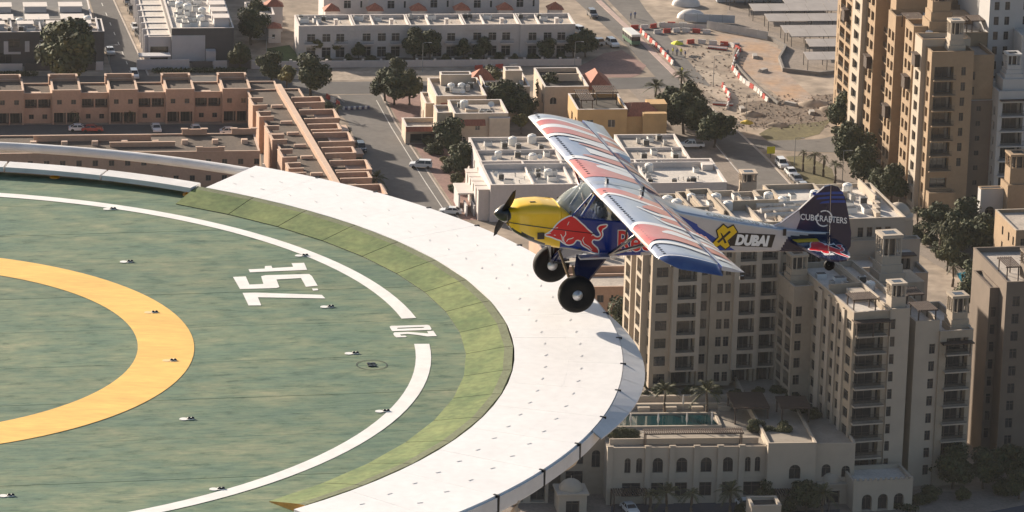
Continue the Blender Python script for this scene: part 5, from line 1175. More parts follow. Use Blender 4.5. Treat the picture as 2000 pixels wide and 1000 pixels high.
for (y,z,x0_) in ((14.5,22.4,-.5),(27,13,-.7),(44,19,-.4),(6.5,29,-.9),(64,24,-.2)):
    mb=MB(); mb.box(x0_-1.0,x0_-.003,y-1.2,y+1.2,z,z+2.4); mb.box(x0_-1.2,x0_-.003,y-1.4,y+1.4,z+2.4,z+2.6); mb.build('timber_bay',W_brown,Ct.root)
for k in range(7): 
    z=9.2+k*fh; Ct.W.box(.4,5.0,-1.0,-.003,z-.2,z+.02); obj('railing',rail(4.4),Ct.root,loc=(2.7,-.92,z+.02))
Ct.bay(8.603,13.8,3.2,30,0,top0-1.5,front=rows(9,fh,1.2,[(.5,1.4,'n')]),par=.8)
Ct.bay(9.01,17.6,13.5,34,0,top0+.4,front=[(.9+i*1.35,1.75+i*1.35,top0-4.0,top0-1.6,.3,'w') for i in range(3)]+[(5.0,8.3,top0-4.4,top0-1.5,1.8,'b')]+rows(9,fh,.5,[(1.2,2.2,'n'),(5.4,7.8,'n')]),par=.9); Ct.bay(9.01,24,34.003,60,0,top0+1.0,par=.9)
Ct.bay(2.6,3.6,-1.6,-.003,0,.9,par=0); Ct.bay(.2,5.6,-2.6,-.003,0,4.6,front=[(1,4.4,.1,2.8,.8,'w')],par=.6)
Ct.W.box(9.6,15,24,30,top0+.4,top0+2.0); pergola(Ct,12.6,16.6,16,20,top0+.4,2.6); pergola(Ct,9.6,12,17,20,top0+.4,2.4)
windtower(Ct,5.0,14.0,top0+2.2,3.8,11.5,M=B_gold); windtower(Ct,5.4,3.0,top0+.8,2.6,6.2,M=B_stone2); windtower(Ct,6,38,top0+6.5,3.4,9,M=B_gold); windtower(Ct,14.5,38,top0+1.0,3.8,8,M=B_gold)
pergola(Ct,.4,4,20,24.5,top0+.0,2.6); pergola(Ct,.6,3.2,36,40.5,top0+6.5,2.6)
Ct.done(); clutter(Ct,scatter(1.5,8.5,4.5,30,12,['tank','ac','duct','duct'],51),top0+.9,'on the sandstone tower roof',10); clutter(Ct,scatter(10,23,40,58,16,['tank','ac','duct','duct','tank'],52),top0+1.0,'on the upper sandstone tower roof',11)
# --- white tower right of it
Dt=Bld('apartment_tower','cool white apartment tower with stepped wind tower top near the right edge','building',1937,420,0,rot=2.5,wall=[B_cool,B_umb],trim=B_cool,roof=[R_white])
Ht=25.0
Dt.bay(0,6.6,0,10,0,Ht,front=rows(6,3.05,5.2,[(.9,5.2,'b')])+[(1,3,.2,4.4,.8,'a')],left=rows(7,3.05,1,[(2,3,'n'),(6,7,'n')]),par=.4)
for k in range(6): 
    z=5.2+k*3.05; Dt.W.box(.5,5.8,-.8,-.003,z-.2,z+.02); obj('railing',rail(5.0),Dt.root,loc=(3.1,-.72,z+.02))
Dt.W.box(1.0,5.6,1.0,6,Ht,Ht+2.6); windtower(Dt,3.4,3.4,Ht+2.6,2.8,5.0,M=B_cool)
mb=MB(); mb.box(.2,6.2,-1.0,.4,Ht-1.4,Ht-1.2); mb.build('canopy',W_brown,Dt.root)
Dt.bay(6.603,22,8,13.9,0,Ht+9,front=rows(10,3.05,1,[(1.0,2,'n'),(3,4,'n'),(6,9,'b')]),par=.6,mi=0)
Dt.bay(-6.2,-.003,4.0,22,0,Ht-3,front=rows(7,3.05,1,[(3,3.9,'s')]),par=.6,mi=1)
Dt.bay(1.5,22,14.5,60,0,Ht+21,front=rows(15,3.05,1,[(1.0,2.0,'n'),(3.2,4.2,'n'),(7,8,'n'),(9.4,10.4,'n')]),par=.8,mi=0)
Dt.done()
# --- gate tower and arch between them
Et=Bld('gate_tower','tan square gate tower with slotted wind top and arched passage, right edge','building',1962,475,0,rot=2.5,wall=[B_gold,B_cool],trim=B_gold,roof=[R_pale])
Et.bay(0,4.6,0,5,0,11.5,front=[(1.3,3.2,.1,4.2,.8,'a')],left=[(1.5,3.2,.1,4.2,.8,'a')],par=.2); windtower(Et,2.3,2.5,11.7,3.6,6.2,M=B_gold,steps=False); Et.bay(-4.6,-.003,2.6,4.6,0,10,front=[(.8,3.2,.1,3.2,.6,'a'),(1,3,4.2,6.8,.6,'a')],par=.3,mi=1); Et.done()
Ft=Bld('apartment_tower','tan building cut off by the right edge beside the estate road','building',1978,560,0,rot=2.5,wall=[B_gold],trim=B_stone2,roof=[R_pale]); Ft.bay(0,14,0,14,0,10.5,front=rows(3,3,1,[(1,2,'n'),(3,4,'n')]),left=rows(3,3,1,[(1,2,'n'),(4,5,'n'),(8,9,'n')]),par=.6); Ft.done()
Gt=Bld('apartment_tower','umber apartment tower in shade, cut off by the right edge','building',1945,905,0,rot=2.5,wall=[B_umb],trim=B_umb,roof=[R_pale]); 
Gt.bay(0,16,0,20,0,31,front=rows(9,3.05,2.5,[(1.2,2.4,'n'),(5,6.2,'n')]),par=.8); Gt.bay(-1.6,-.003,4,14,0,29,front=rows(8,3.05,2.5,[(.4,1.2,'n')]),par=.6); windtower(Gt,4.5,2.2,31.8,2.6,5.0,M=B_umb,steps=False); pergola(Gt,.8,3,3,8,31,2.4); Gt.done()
# --- white building with dome behind the tail
Ht_=Bld('apartment_block','cream terraced block with four square windows and a dome behind the tail fin','building',1625,470,26,rot=4,wall=[B_stone2],trim=B_stone2,roof=[R_white])
Ht_.bay(0,13.2,0,22,0,29.2,front=[(4.6+i*1.65,5.6+i*1.65,26.4,28.2,.25,'w') for i in range(4)],par=.6)
Ht_.bay(-3,15.4,-2.2,-.003,0,25.6,par=.8); Ht_.bay(6.5,15.0,-9,-2.203,0,21.5,par=.8); Ht_.bay(-1,6.497,-9,-2.203,0,23,par=.6)
Ht_.bay(7.5,13.5,-5.0,-2.203,21.52,24.6,front=[(1.4,5.4,.05+21.6,23.8,1.2,'D')],par=0); 
mb=MB(); mb.box(7.2,13.6,-6.4,-4.4,24.6,24.8); mb.build('terrace_canopy',W_brown,Ht_.root)
mb=MB(); mb.lathe([(2.9,0),(2.9,.5),(2.3,.8)],8,M=Matrix.Translation((14.6,9,27.2))); mb.build('dome_drum',B_stone2,Ht_.root); Ht_.bay(12.4,16.8,6.8,11.2,0,27.2,par=0); dome(Ht_,14.6,9,27.9,2.2,B_stone2)
for k in range(4): Ht_.W.box(8.4+k*.9,9.2+k*.9,2+k*3,4.4+k*3,29.2,30.2)
Ht_.W.box(1,6,12,12.3,29.2,31.2); Ht_.W.box(10.5,10.8,10,21,29.2,31); 
Ht_.done(); clutter(Ht_,scatter(1,10,3,20,16,['duct','tank','ac','duct'],61),29.2,'on the terraced block roof behind the tail',12)
# --- tan houses seen under the landing gear
Lh=Bld('house','tan low houses with cluttered pale roof seen below the landing gear','house',1160,640,0,u=uv(1150,628)[0],v=uv(1150,628)[1],wall=[B_tan],trim=B_tan2,roof=[R_pale]); Lh.bay(-4,12,0,8,0,6.2,front=[(5.4,6.6,3.6,5,.2,'w'),(8,8.4,3.4,5,.2,'w'),(9.6,10.6,3.2,3.7,.2,'w'),(9.6,10.6,4.2,4.7,.2,'w')],par=.4); Lh.bay(-6,14,10,36,0,6.8,par=.6); Lh.done()
clutter(Lh,scatter(-4,13,11,35,26,['tank','ac','duct','tank','duct'],71),6.8,'on the pale roof below the landing gear',13)
# ================================================================ TREES, VEHICLES, SMALL THINGS
L1=mat('leaf_dark',(0.045,0.058,0.018),.8,var=.5,scale=.6); L2=mat('leaf_olive',(0.085,0.085,0.025),.8,var=.4,scale=.6); L3=mat('leaf_yellow',(0.15,0.13,0.03),.8,var=.4,scale=.6)
L4=mat('palm_frond',(0.055,0.062,0.026),.75,var=.4,scale=.7); T_bark=mat('bark',(0.09,0.065,0.045),.9,var=.3,scale=2); T_palm=mat('palm_trunk',(0.13,0.095,0.065),.9,var=.35,scale=3)
def crown(seed,n,rx,rz,lf=.20,lobes=9):
    rg=random.Random(seed); mb=MB(); C_=[]
    for i in range(lobes):
        a=rg.uniform(0,6.28); r=rx*rg.uniform(.15,.68); C_.append((r*math.cos(a),r*math.sin(a),rz*rg.uniform(-.45,.55),rg.uniform(.34,.52)*rx))
    C_.append((0,0,0,.62*rx)); C_.append((0,0,rz*.6,.42*rx))
    for i in range(n):
        c=rg.choice(C_); d=Vector((rg.gauss(0,1),rg.gauss(0,1),rg.gauss(0,1))).normalized(); r=c[3]*(rg.random()**.33); p=Vector(c[:3])+Vector((d.x*r,d.y*r,d.z*r*.85*rz/rx if rz<rx else d.z*r))
        nrm=(d+Vector((rg.gauss(0,.5),rg.gauss(0,.5),rg.gauss(.2,.5)))).normalized(); a=nrm.orthogonal().normalized(); b=nrm.cross(a); t=rg.uniform(0,6.28); a,b=a*math.cos(t)+b*math.sin(t),b*math.cos(t)-a*math.sin(t); s=lf*rg.uniform(.6,1.3)
        mb.quad(p-a*s-b*s*.5,p+a*s*.3-b*s*.7,p+a*s+b*s*.5,p-a*s*.3+b*s*.7,0 if rg.random()<.75 else 1)
    return mb
def trunkmesh(seed,h,r,n=6,sp=1.0):
    rg=random.Random(seed); mb=MB(); mb.tube([(0,0,0),(rg.uniform(-.1,.1)*sp,rg.uniform(-.1,.1)*sp,h*.5),(rg.uniform(-.2,.2)*sp,0,h)],[r,r*.8,r*.6],7)
    for i in range(n):
        a=6.28*i/n+rg.random(); z=h*rg.uniform(.6,1); mb.tube([(0,0,z),(sp*math.cos(a)*.6,sp*math.sin(a)*.6,z+h*.35),(sp*math.cos(a)*1.2,sp*math.sin(a)*1.2,z+h*.6)],[r*.45,r*.3,r*.15],5)
    return mb.mesh('trunk',T_bark)
TREES=[]
for i,(n,rx,rz,ma,mb_) in enumerate(((4200,3.2,2.4,L1,L2),(4200,3.0,2.9,L1,L2),(3600,2.6,2.6,L2,L1),(2000,2.0,1.8,L3,L2),(3000,2.4,3.0,L1,L2))):
    TREES.append((crown(100+i,n,rx,rz).mesh('crown',[ma,mb_]),trunkmesh(200+i,2.6,.22,6,rx*.4),rx,rz))
def palmmesh(seed,nf,L,droop,up):
    rg=random.Random(seed); mb=MB()
    for i in range(nf):
        az=6.283*i/nf+rg.uniform(-.25,.25); el=R_(rg.uniform(-15,78)*up); d=Vector((math.cos(az),math.sin(az),0)); ln=L*rg.uniform(.8,1.1); pts=[]; k=8
        for j in range(k+1):
            t=j/k; pts.append(d*(ln*t*math.cos(el)*(1-.12*t))+Vector((0,0,ln*t*math.sin(el)-droop*ln*t*t*.62)))
        sd=Vector((-d.y,d.x,0))
        for j in range(1,k):
            p=pts[j]; q=pts[j+1]; fw=(q-p); w=.42*ln*.42*math.sin(math.pi*(.12+.8*j/k))
            for s in (1,-1):
                for e in (0,.5):
                    b0=p.lerp(q,e); b1=p.lerp(q,e+.42); tip=b0.lerp(b1,.5)+sd*s*w+fw*.9+Vector((0,0,-w*.45+rg.uniform(-.05,.05)))
                    mb.add([b0,b1,tip],[(0,1,2)] if s>0 else [(0,2,1)],0)
        mb.tube(pts[:-1],[.035]*(k),3,1,cap=False)
    return mb.mesh('crown',[L4,L3])
PALMS=[palmmesh(300,26,2.9,.8,1.0),palmmesh(301,22,2.6,.9,.95),palmmesh(302,30,3.3,.7,1.0)]
def palmtrunk(h):
    mb=MB(); n=max(4,int(h/.5)); P=[(0.12*math.sin(i*.5),0,h*i/n) for i in range(n+1)]; mb.tube(P,[.26-.10*i/n+(.03 if i%2 else 0) for i in range(n+1)],8); return mb.mesh('trunk',T_palm)
PT={h:palmtrunk(h) for h in (2.5,4,6,8)}
def tree(px,py,kind,s,label,group,base=0,sz=None,name='shade_tree'):
    s*=1.45
    q=at(px,py,Z0+base); cr,tr,rx,rz=TREES[kind]; t=thing(name,label,'tree',(q.x,q.y,Z0+base),random.uniform(0,6.28),group)
    obj('trunk',tr,t,scale=(s,s,s*.8)); obj('crown',cr,t,loc=(0,0,(2.2*.8+rz*.55)*s),scale=(s,s,(sz or s))); return t
def bush(px,py,s,label,group,base=0,kind=0):
    q=at(px,py,Z0+base); cr,tr,rx,rz=TREES[kind]; t=thing('shrub',label,'shrub',(q.x,q.y,Z0+base),random.uniform(0,6.28),group)
    obj('stem',tr,t,scale=(s*.4,s*.4,s*.35)); obj('foliage',cr,t,loc=(0,0,rz*.62*s),scale=(s,s,s*.8)); return t
def palm(px,py,k,h,s,label,group,base=0):
    q=at(px,py,Z0+base); t=thing('palm_tree',label,'palm tree',(q.x,q.y,Z0+base),random.uniform(0,6.28),group); obj('trunk',PT[h],t); obj('crown',PALMS[k],t,loc=(.1,0,h),scale=(s,s,s)); return t
tg='trees along the streets'
for a in ((138,168,0,1.95,'very large round dark tree in front of the dark modern terrace'),(468,140,2,.8,'small tree at the corner of the modern block boundary'),
  (490,88,1,1.0,'dark tree at the left end of the white terrace, nearer one'),(500,60,2,.9,'dark tree left of the small white villa, farther one'),
  (560,178,3,.9,'yellowish tree at the end of the tan spine-wall terrace'),(607,190,1,1.1,'dark tree beside the end of the spine-wall terrace'),(530,160,1,.8,'small dark tree behind the tan terrace corner'),
  (618,112,3,.75,'thin yellow tree before the white terrace, leftmost'),(658,112,3,.75,'thin yellow tree before the white terrace, second from left'),
  (808,118,1,.85,'dark conical tree before the white terrace, left of a pair'),(840,118,1,.8,'dark conical tree before the white terrace, right of a pair'),
  (700,118,2,.5,'low brownish tree before the white terrace beneath the second unit'),(945,116,1,.6,'low dark tree before the white terrace, third unit'),(905,116,1,.55,'low dark tree before the white terrace, between third and fourth unit'),
  (1070,118,1,.6,'low dark tree before the white terrace near its right end'),(1143,112,0,.85,'wide dark tree at the right end of the white terrace'),(1120,112,1,.6,'low dark tree touching the wide tree at the terrace end'),
  (770,205,0,1.05,'big dark tree at the street corner, left half of the clump'),(752,198,1,.85,'dark tree at the street corner left of the clump'),(800,205,2,.95,'olive tree at the street corner, right half of the clump'),(775,158,1,.6,'small dark tree behind the street corner clump'),
  (985,235,0,1.15,'broad dark tree between the beige villas, nearest the wing'),(965,205,2,1.0,'olive tree between the beige villas, in the middle'),(955,185,2,.8,'olive tree between the beige villas, farthest'),(1075,215,2,1.0,'tall olive tree between two villas behind the wing'),(1085,190,2,.7,'small olive tree behind the tall one between two villas'),
  (935,262,3,.8,'yellowish tree in front of the nearer beige villa'),(1018,262,3,.7,'yellow-green tree right of the nearer beige villa'),(1020,240,1,.8,'dark tree just left of the far wingtip'),
  (1335,262,1,1.05,'dark tree by the parked pickup'),(1395,288,0,1.0,'round dark tree beside the main road pavement'),(1365,268,2,1.0,'dark tree left of the round roadside tree'),(1310,238,0,1.0,'dark tree beside the red villa roofs'),(1345,240,2,1.1,'olive tree behind the parked pickup'),
  (880,300,1,.9,'dark garden tree below the beige garage wing'),(905,345,1,.85,'dark garden tree left of the low white block'),(870,285,2,.7,'garden tree beside the street pavement'),
  (1650,255,1,1.0,'dark tree at the far foot of the sandstone tower'),(1655,300,0,.9,'round dark tree at the foot of the sandstone tower, second from far'),(1665,335,1,1.1,'dark tree at the foot of the sandstone tower, third from far'),(1685,365,1,1.0,'dark tree at the foot of the sandstone tower, fourth from far'),(1715,385,0,.8,'round dark tree at the foot of the sandstone tower, fifth from far'),(1740,395,1,.9,'dark tree at the foot of the sandstone tower, sixth from far'),
  (1830,470,0,1.0,'dark tree in the shaded court below the sandstone tower, left'),(1880,480,1,1.1,'dark tree in the shaded court below the sandstone tower, middle'),(1920,500,0,1.1,'dark tree in the shaded court below the sandstone tower, right'),(1860,505,2,.9,'olive tree beside the estate road, nearest the court'),
  (1850,530,2,.8,'olive tree on the estate road verge, above the small pool'),(1910,570,1,.8,'dark tree just right of the small blue pool'),(1950,575,1,.9,'dark tree by the right edge beyond the small blue pool'),(1890,610,1,.8,'dark tree between the small pool and the lower right tower'),
  (1835,940,0,.8,'dark tree at the foot of the lower right tower, left of its arch'),(1860,955,1,.9,'dark tree in front of the arch of the lower right tower'),(1920,955,1,.8,'dark tree beside the estate path at lower right'),(1970,945,0,.9,'dark tree at the right edge by the access road'),(1990,975,1,.6,'low dark tree in the bottom right corner'),(1575,1000,0,.7,'round dark tree at the bottom beside the domed kiosk'),(1500,985,1,.5,'small dark tree below the timber awning'),
  (1225,690,1,1.2,'dark trees just beyond the platform edge, beside the cream tower')):
    tree(a[0],a[1],a[2],a[3],a[4],tg)
pg='palms about the towers'
for a in ((1280,190,2,2.5,1.0,'low palm beside the junction behind the far wing'),(1335,215,2,4,1.15,'tall bushy palm beside the main road, left'),(1330,180,0,4,1.0,'palm beside the main road nearest the junction'),(735,372,2,2.5,.9,'low palm at the near end of the spine-wall terrace'),(660,232,1,2.5,.7,'small palm on the verge of the mid street'),(805,262,1,2.5,.7,'small palm by the beige garage wing'),
   (250,240,0,2.5,.75,'small bright palm before the tan terrace, third bay'),(145,242,1,2.5,.7,'small dark palm before the tan terrace, second bay')):
    palm(*a,pg)
for a in ((1568,335,1,4,.6,'thin palm on the dry lawn, left of three'),(1590,340,0,4,.75,'thin palm on the dry lawn, middle of three'),(1608,345,1,4,.6,'thin palm on the dry lawn, right of three'),(1630,358,0,4,.8,'palm beside the footpath below the lawn'),(1835,500,0,6,.9,'tall palm in the court below the sandstone tower'),(1860,560,1,4,.8,'palm on the verge by the small pool'),(1790,450,0,4,.8,'palm beside the dome behind the tail'),
   (1300,1008,2,4,1.0,'palm before the podium, left of the bottom row'),(1350,1010,0,4,.9,'palm before the podium, second of the bottom row'),(1425,1006,2,4,1.0,'palm before the podium, third of the bottom row'),(1605,1010,2,4,.95,'palm before the second domed kiosk'),(1480,1012,1,4,.7,'small palm before the podium, fourth of the bottom row'),(1270,1010,1,4,.8,'palm before the podium partly hidden by its neighbour')): palm(*a,pg)
for a in ((1298,806,2,4,1.0,'palm standing beside the pool, left of two'),(1379,808,2,4,1.15,'palm standing beside the pool, right of two'),(1240,776,1,2.5,.6,'small palm on the pool deck next to the platform')): palm(*a,pg,base=9.3)
bg_='shrubs on the pool deck'
for px,py,s,l in ((1262,780,.45,'shrub at the left foot of the cream tower'),(1262,758,.35,'small cypress-like shrub by the cream tower corner'),(1310,778,.5,'shrub under the first balcony stack'),(1345,775,.5,'shrub under the narrow windows of the cream tower'),(1400,778,.55,'shrub under the middle of the cream tower'),(1440,778,.5,'shrub under the second balcony stack'),(1520,775,.6,'shrub under the right side of the cream tower'),(1545,785,.6,'shrub right of the brown deck pergola'),(1560,810,.7,'big shrub left of the lower right tower'),(1590,820,.6,'shrub at the far corner of the deck'),(1195,856,.5,'shrub in the planter by the platform edge, left'),(1215,856,.5,'shrub in the planter by the platform edge, middle'),(1236,856,.5,'shrub in the planter by the platform edge, right'),(1475,845,.6,'shrub at the right end of the deck'),(1500,850,.5,'shrub beside the small deck pavilion'),(1285,770,.4,'shrub between balcony stacks'),(1480,775,.5,'shrub below the right balcony stack'),(1530,850,.7,'shrub overhanging the podium corner')):
    bush(px,py,s,l,bg_,base=9.3,kind=(0,1,2,4)[hash(l)%4] if False else (len(l)%3))
gg='garden shrubs'
for k,(px,py,s) in enumerate(((595,120,.5),(640,121,.4),(680,120,.5),(725,120,.45),(760,120,.5),(870,120,.5),(925,119,.5),(975,118,.5),(1005,118,.45),(1040,118,.5),(1095,117,.5))): bush(px,py,s,'garden shrub before the white terrace, number %s from its left end'%('first second third fourth fifth sixth seventh eighth ninth tenth eleventh'.split()[k]),gg,kind=k%3)
for k,(px,py,s) in enumerate(((640,215,.6),(652,245,.5),(672,268,.6),(690,285,.5),(700,330,.6),(720,355,.6))): bush(px,py,s,'verge shrub on the left of the mid street, %s from the far end'%('first second third fourth fifth sixth'.split()[k]),gg,kind=k%3)
for k,(px,py,s) in enumerate(((815,270,.6),(835,285,.6),(850,300,.7),(868,318,.6),(880,335,.7),(895,360,.7),(885,375,.5),(915,385,.5))): bush(px,py,s,'garden shrub beside the low white block, %s from the far end'%('first second third fourth fifth sixth seventh eighth'.split()[k]),gg,kind=(1,2,0,3)[k%4])
for k,(px,py,s) in enumerate(((1770,455,.6),(1790,465,.7),(1815,480,.8),(1845,495,.8),(1880,520,.7),(1900,535,.7),(1930,540,.8),(1960,560,.7))): bush(px,py,s,'court shrub below the sandstone tower, %s from the left'%('first second third fourth fifth sixth seventh eighth'.split()[k]),gg,kind=(0,1,2)[k%3])
for k,(px,py,s) in enumerate(((1795,985,.6),(1815,978,.7),(1880,975,.6),(1935,930,.6),(1955,965,.7),(1985,935,.6),(1450,1000,.5),(1540,1002,.6))): bush(px,py,s,'forecourt shrub near the bottom edge, %s of the set from the pavilion rightwards'%('first second third fourth fifth sixth seventh eighth'.split()[k]),gg,kind=(0,1,2)[k%3])
hg='hedges along buildings'
for px0,py0,px1,py1,l in ((300,142,480,141,'clipped hedge before the modern block boundary'),(0,148,70,148,'clipped hedge before the dark modern terrace'),(1720,420,1800,470,'hedge along the footpath below the sandstone tower'),(1690,985,1790,1000,'hedge before the arcade pavilion')):
    A_=at(px0,py0,Z0);B_=at(px1,py1,Z0); d=B_-A_; n=max(3,int(d.length/1.1)); mb=MB(); rg=random.Random(px0)
    for i in range(n*60):
        t=rg.random(); p=A_+d*t+Vector((rg.uniform(-.6,.6),rg.uniform(-.6,.6),rg.uniform(.05,1.0))); s=.22; a=Vector((rg.gauss(0,1),rg.gauss(0,1),rg.gauss(0,1))).normalized(); b=a.orthogonal().normalized(); mb.quad(p-a*s,p+b*s,p+a*s,p-b*s)
    o=mb.build('hedge',L1); tag(o,l,'hedge',hg)
# ---------------------------------------------------------------- vehicles
V_gl=mat('car_glass',(0.02,0.022,0.025),.08,spec=.6); V_ty=mat('car_tyre',(0.02,0.02,0.02),.8); V_li=mat('car_lamp',(0.6,0.58,0.52),.2); V_tl=mat('tail_lamp',(0.4,0.02,0.02),.3)
CARC={'white':(0.72,0.72,0.71),'silver':(0.42,0.43,0.44),'black':(0.02,0.02,0.022),'grey':(0.15,0.15,0.155),'red':(0.35,0.02,0.02),'blue':(0.05,0.09,0.2)}
def carbody(kind):
    if kind=='sedan': lo=[(-2.25,.35),(-2.3,.65),(-2.2,.92),(-1.5,1.0),(1.0,.98),(2.0,.85),(2.28,.65),(2.25,.35)]; hi=[(-1.75,.98),(-1.05,1.42),(.25,1.43),(1.05,.98)]
    elif kind=='suv': lo=[(-2.3,.4),(-2.35,.8),(-2.3,1.1),(1.1,1.12),(2.15,1.0),(2.35,.75),(2.3,.4)]; hi=[(-2.22,1.1),(-2.0,1.72),(.3,1.74),(1.15,1.12)]
    elif kind=='pickup': lo=[(-2.65,.5),(-2.7,1.05),(-.75,1.08),(1.2,1.12),(2.45,1.05),(2.65,.8),(2.6,.45)]; hi=[(-.85,1.08),(-.65,1.72),(.6,1.74),(1.35,1.12)]
    W=.92; mb=MB(); 
    def ext(P,w0,w1,mi,top=True):
        n=len(P); zt=max(z for _,z in P); zb=min(z for _,z in P)
        vs=[(x,s*(w0+(w1-w0)*((z-zb)/(zt-zb))),z) for s in (1,-1) for x,z in P]
        fs=[(i,(i+1)%n,n+(i+1)%n,n+i) for i in range(n)]+[tuple(range(n))[::-1],tuple(range(n,2*n))]; return vs,fs
    v,f=ext(lo,W,W*.94,0); mb.add(v,f,0)
    body=mb.mesh('body',[mat('car_paint_white',CARC['white'],.25,coat=.8)],recalc=True)
    m2=MB(); v,f=ext(hi,W*.92,W*.74,0); m2.add(v,f,0); zt=max(z for _,z in hi); xs=[x for x,z in hi if z>zt-.1]; 
    cab=m2.mesh('cabin_glass',[V_gl],recalc=True)
    m3=MB(); m3.box(min(xs)-.05,max(xs)+.05,-W*.75,W*.75,zt-.03,zt+.03)
    for s in (1,-1):
        for (xa,za),(xb,zb) in ((hi[0],hi[1]),(hi[3],hi[2])): m3.tube([(xa,s*W*.9,za),(xb,s*W*.745,zb)],.05,5)
        xm=(min(xs)+max(xs))/2; m3.tube([(xm,s*W*.925,hi[0][1]),(xm,s*W*.75,zt)],.05,5)
    rf=m3.mesh('roof_panel',[MATS['car_paint_white']])
    m4=MB(); m4.lathe([(0,-.11),(.2,-.11),(.33,-.1),(.345,-.06),(.345,.06),(.33,.1),(.2,.11),(0,.11)],14,M=Matrix.Rotation(R_(90),4,'X')); wl=m4.mesh('wheel',[V_ty])
    m5=MB(); m5.box(-.04,.04,-.16,.16,-.07,.07); hl=m5.mesh('headlight',[V_li]); tl=m5.mesh('tail_light',[V_tl])
    x0=min(x for x,_ in lo); x1=max(x for x,_ in lo); return dict(body=body,cab=cab,rf=rf,wl=wl,hl=hl,tl=tl,x0=x0,x1=x1,bed=kind=='pickup')
CB={k:carbody(k) for k in ('sedan','suv','pickup')}
for c,v in CARC.items(): mat('car_paint_'+c,v,.25,coat=.8)
def car(px,py,kind,col,az,label,group,base=0):
    q=at(px,py,Z0+base); d=CB[kind]; t=thing('parked_car' if kind!='pickup' else 'pickup_truck',label,'car' if kind!='pickup' else 'pickup',(q.x,q.y,Z0+base+.03),R_(az),group)
    def C(o):
        o.material_slots[0].link='OBJECT'; o.material_slots[0].material=MATS['car_paint_'+col]; return o
    C(obj('body',d['body'],t)); obj('cabin_glass',d['cab'],t); C(obj('roof_panel',d['rf'],t))
    for x in (d['x0']+.85,d['x1']-.85):
        for s in (1,-1): obj('wheel',d['wl'],t,loc=(x,s*.84,.345))
    for s in (1,-1): obj('headlight',d['hl'],t,loc=(d['x1']-.02,s*.62,.72)); obj('tail_light',d['tl'],t,loc=(d['x0']+.02,s*.68,.78))
    if d['bed']:
        mb=MB(); mb.box(-2.5,-.95,-.72,.72,1.081,1.10); mb.build('load_bed',W_rail,t)
    return t
ga='cars on the streets'
for a in ((262,152,'suv','white',-80,'white car waiting at the end of the side street'),(822,328,'suv','white',178,'white car parked across the mid street pavement'),(880,418,'sedan','white',175,'white car half hidden by the platform edge below the street'),(1350,289,'pickup','white',188,'white pickup parked beside the main road trees'),(1196,90,'suv','white',-70,'white car leaving the red forecourt'),(1157,33,'suv','grey',-78,'dark car driving at the top of the main road'),(1133,66,'suv','white',-60,'white car behind the end of the white terrace'),(1160,90,'suv','silver',200,'pale car parked beside the wide terrace-end tree'),
   (1527,326,'suv','white',-78,'white car parked by the dry lawn, first of the row'),(1545,342,'sedan','white',-78,'white car parked by the dry lawn, second of the row'),(1556,355,'sedan','grey',-78,'dark car parked by the dry lawn, third of the row'),(1569,370,'sedan','silver',-78,'pale car parked by the dry lawn, fourth of the row'),(1582,383,'sedan','grey',-78,'dark car parked by the dry lawn, fifth of the row'),(1495,392,'suv','white',8,'white car parked behind the wind tower kiosk'),
   (705,295,'suv','black',-80,'dark vehicle parked on the left of the mid street'),(155,256,'sedan','white',8,'white car in the tan court, left'),(180,257,'sedan','red',8,'dark red car in the tan court'),(305,256,'sedan','white',-78,'white car in the tan court, middle'),(383,258,'sedan','white',-78,'white car in the tan court, right'),(450,262,'sedan','white',8,'white car in the tan court by the corner'),
   (265,58,'sedan','white',-78,'white car on the modern block forecourt'),(258,25,'suv','black',-78,'black car on the modern block forecourt, farther'),(275,74,'suv','black',-70,'black car on the modern block forecourt, nearer'),(250,8,'sedan','black',-78,'black car on the modern block forecourt, farthest'),(215,105,'sedan','silver',-78,'pale car left of the side street')):
    car(*a,ga)
# minibus
q=at(1233,84,Z0); t=thing('minibus','white and green minibus driving down the main road','bus',(q.x,q.y,Z0+.03),R_(-73))
mb=MB(); mb.box(-3.4,3.3,-1.05,1.05,.45,1.3,0); mb.box(-3.4,3.2,-1.04,1.04,1.3,2.2,1); mb.box(-3.45,3.25,-1.06,1.06,2.2,2.75,2); mb.build('body',[mat('bus_green',(0.10,0.2,0.13),.35,coat=.5),V_gl,mat('bus_white',(0.72,0.71,0.66),.35,coat=.4)],t)
for x in (-2.2,2.1):
    for s in (1,-1): obj('wheel',CB['suv']['wl'],t,loc=(x,s*.98,.37),scale=(1.1,1.1,1.1))
mb=MB(); mb.box(3.202,3.32,-.95,.95,1.25,2.15); mb.build('windscreen',V_gl,t)
for x in (-2,-.8,.4,1.6):
    for s in (1,-1): mb=MB(); mb.box(x-.04,x+.04,s*1.045-.01,s*1.045+.01,1.3,2.2); mb.build('pillar',MATS['bus_white'],t)
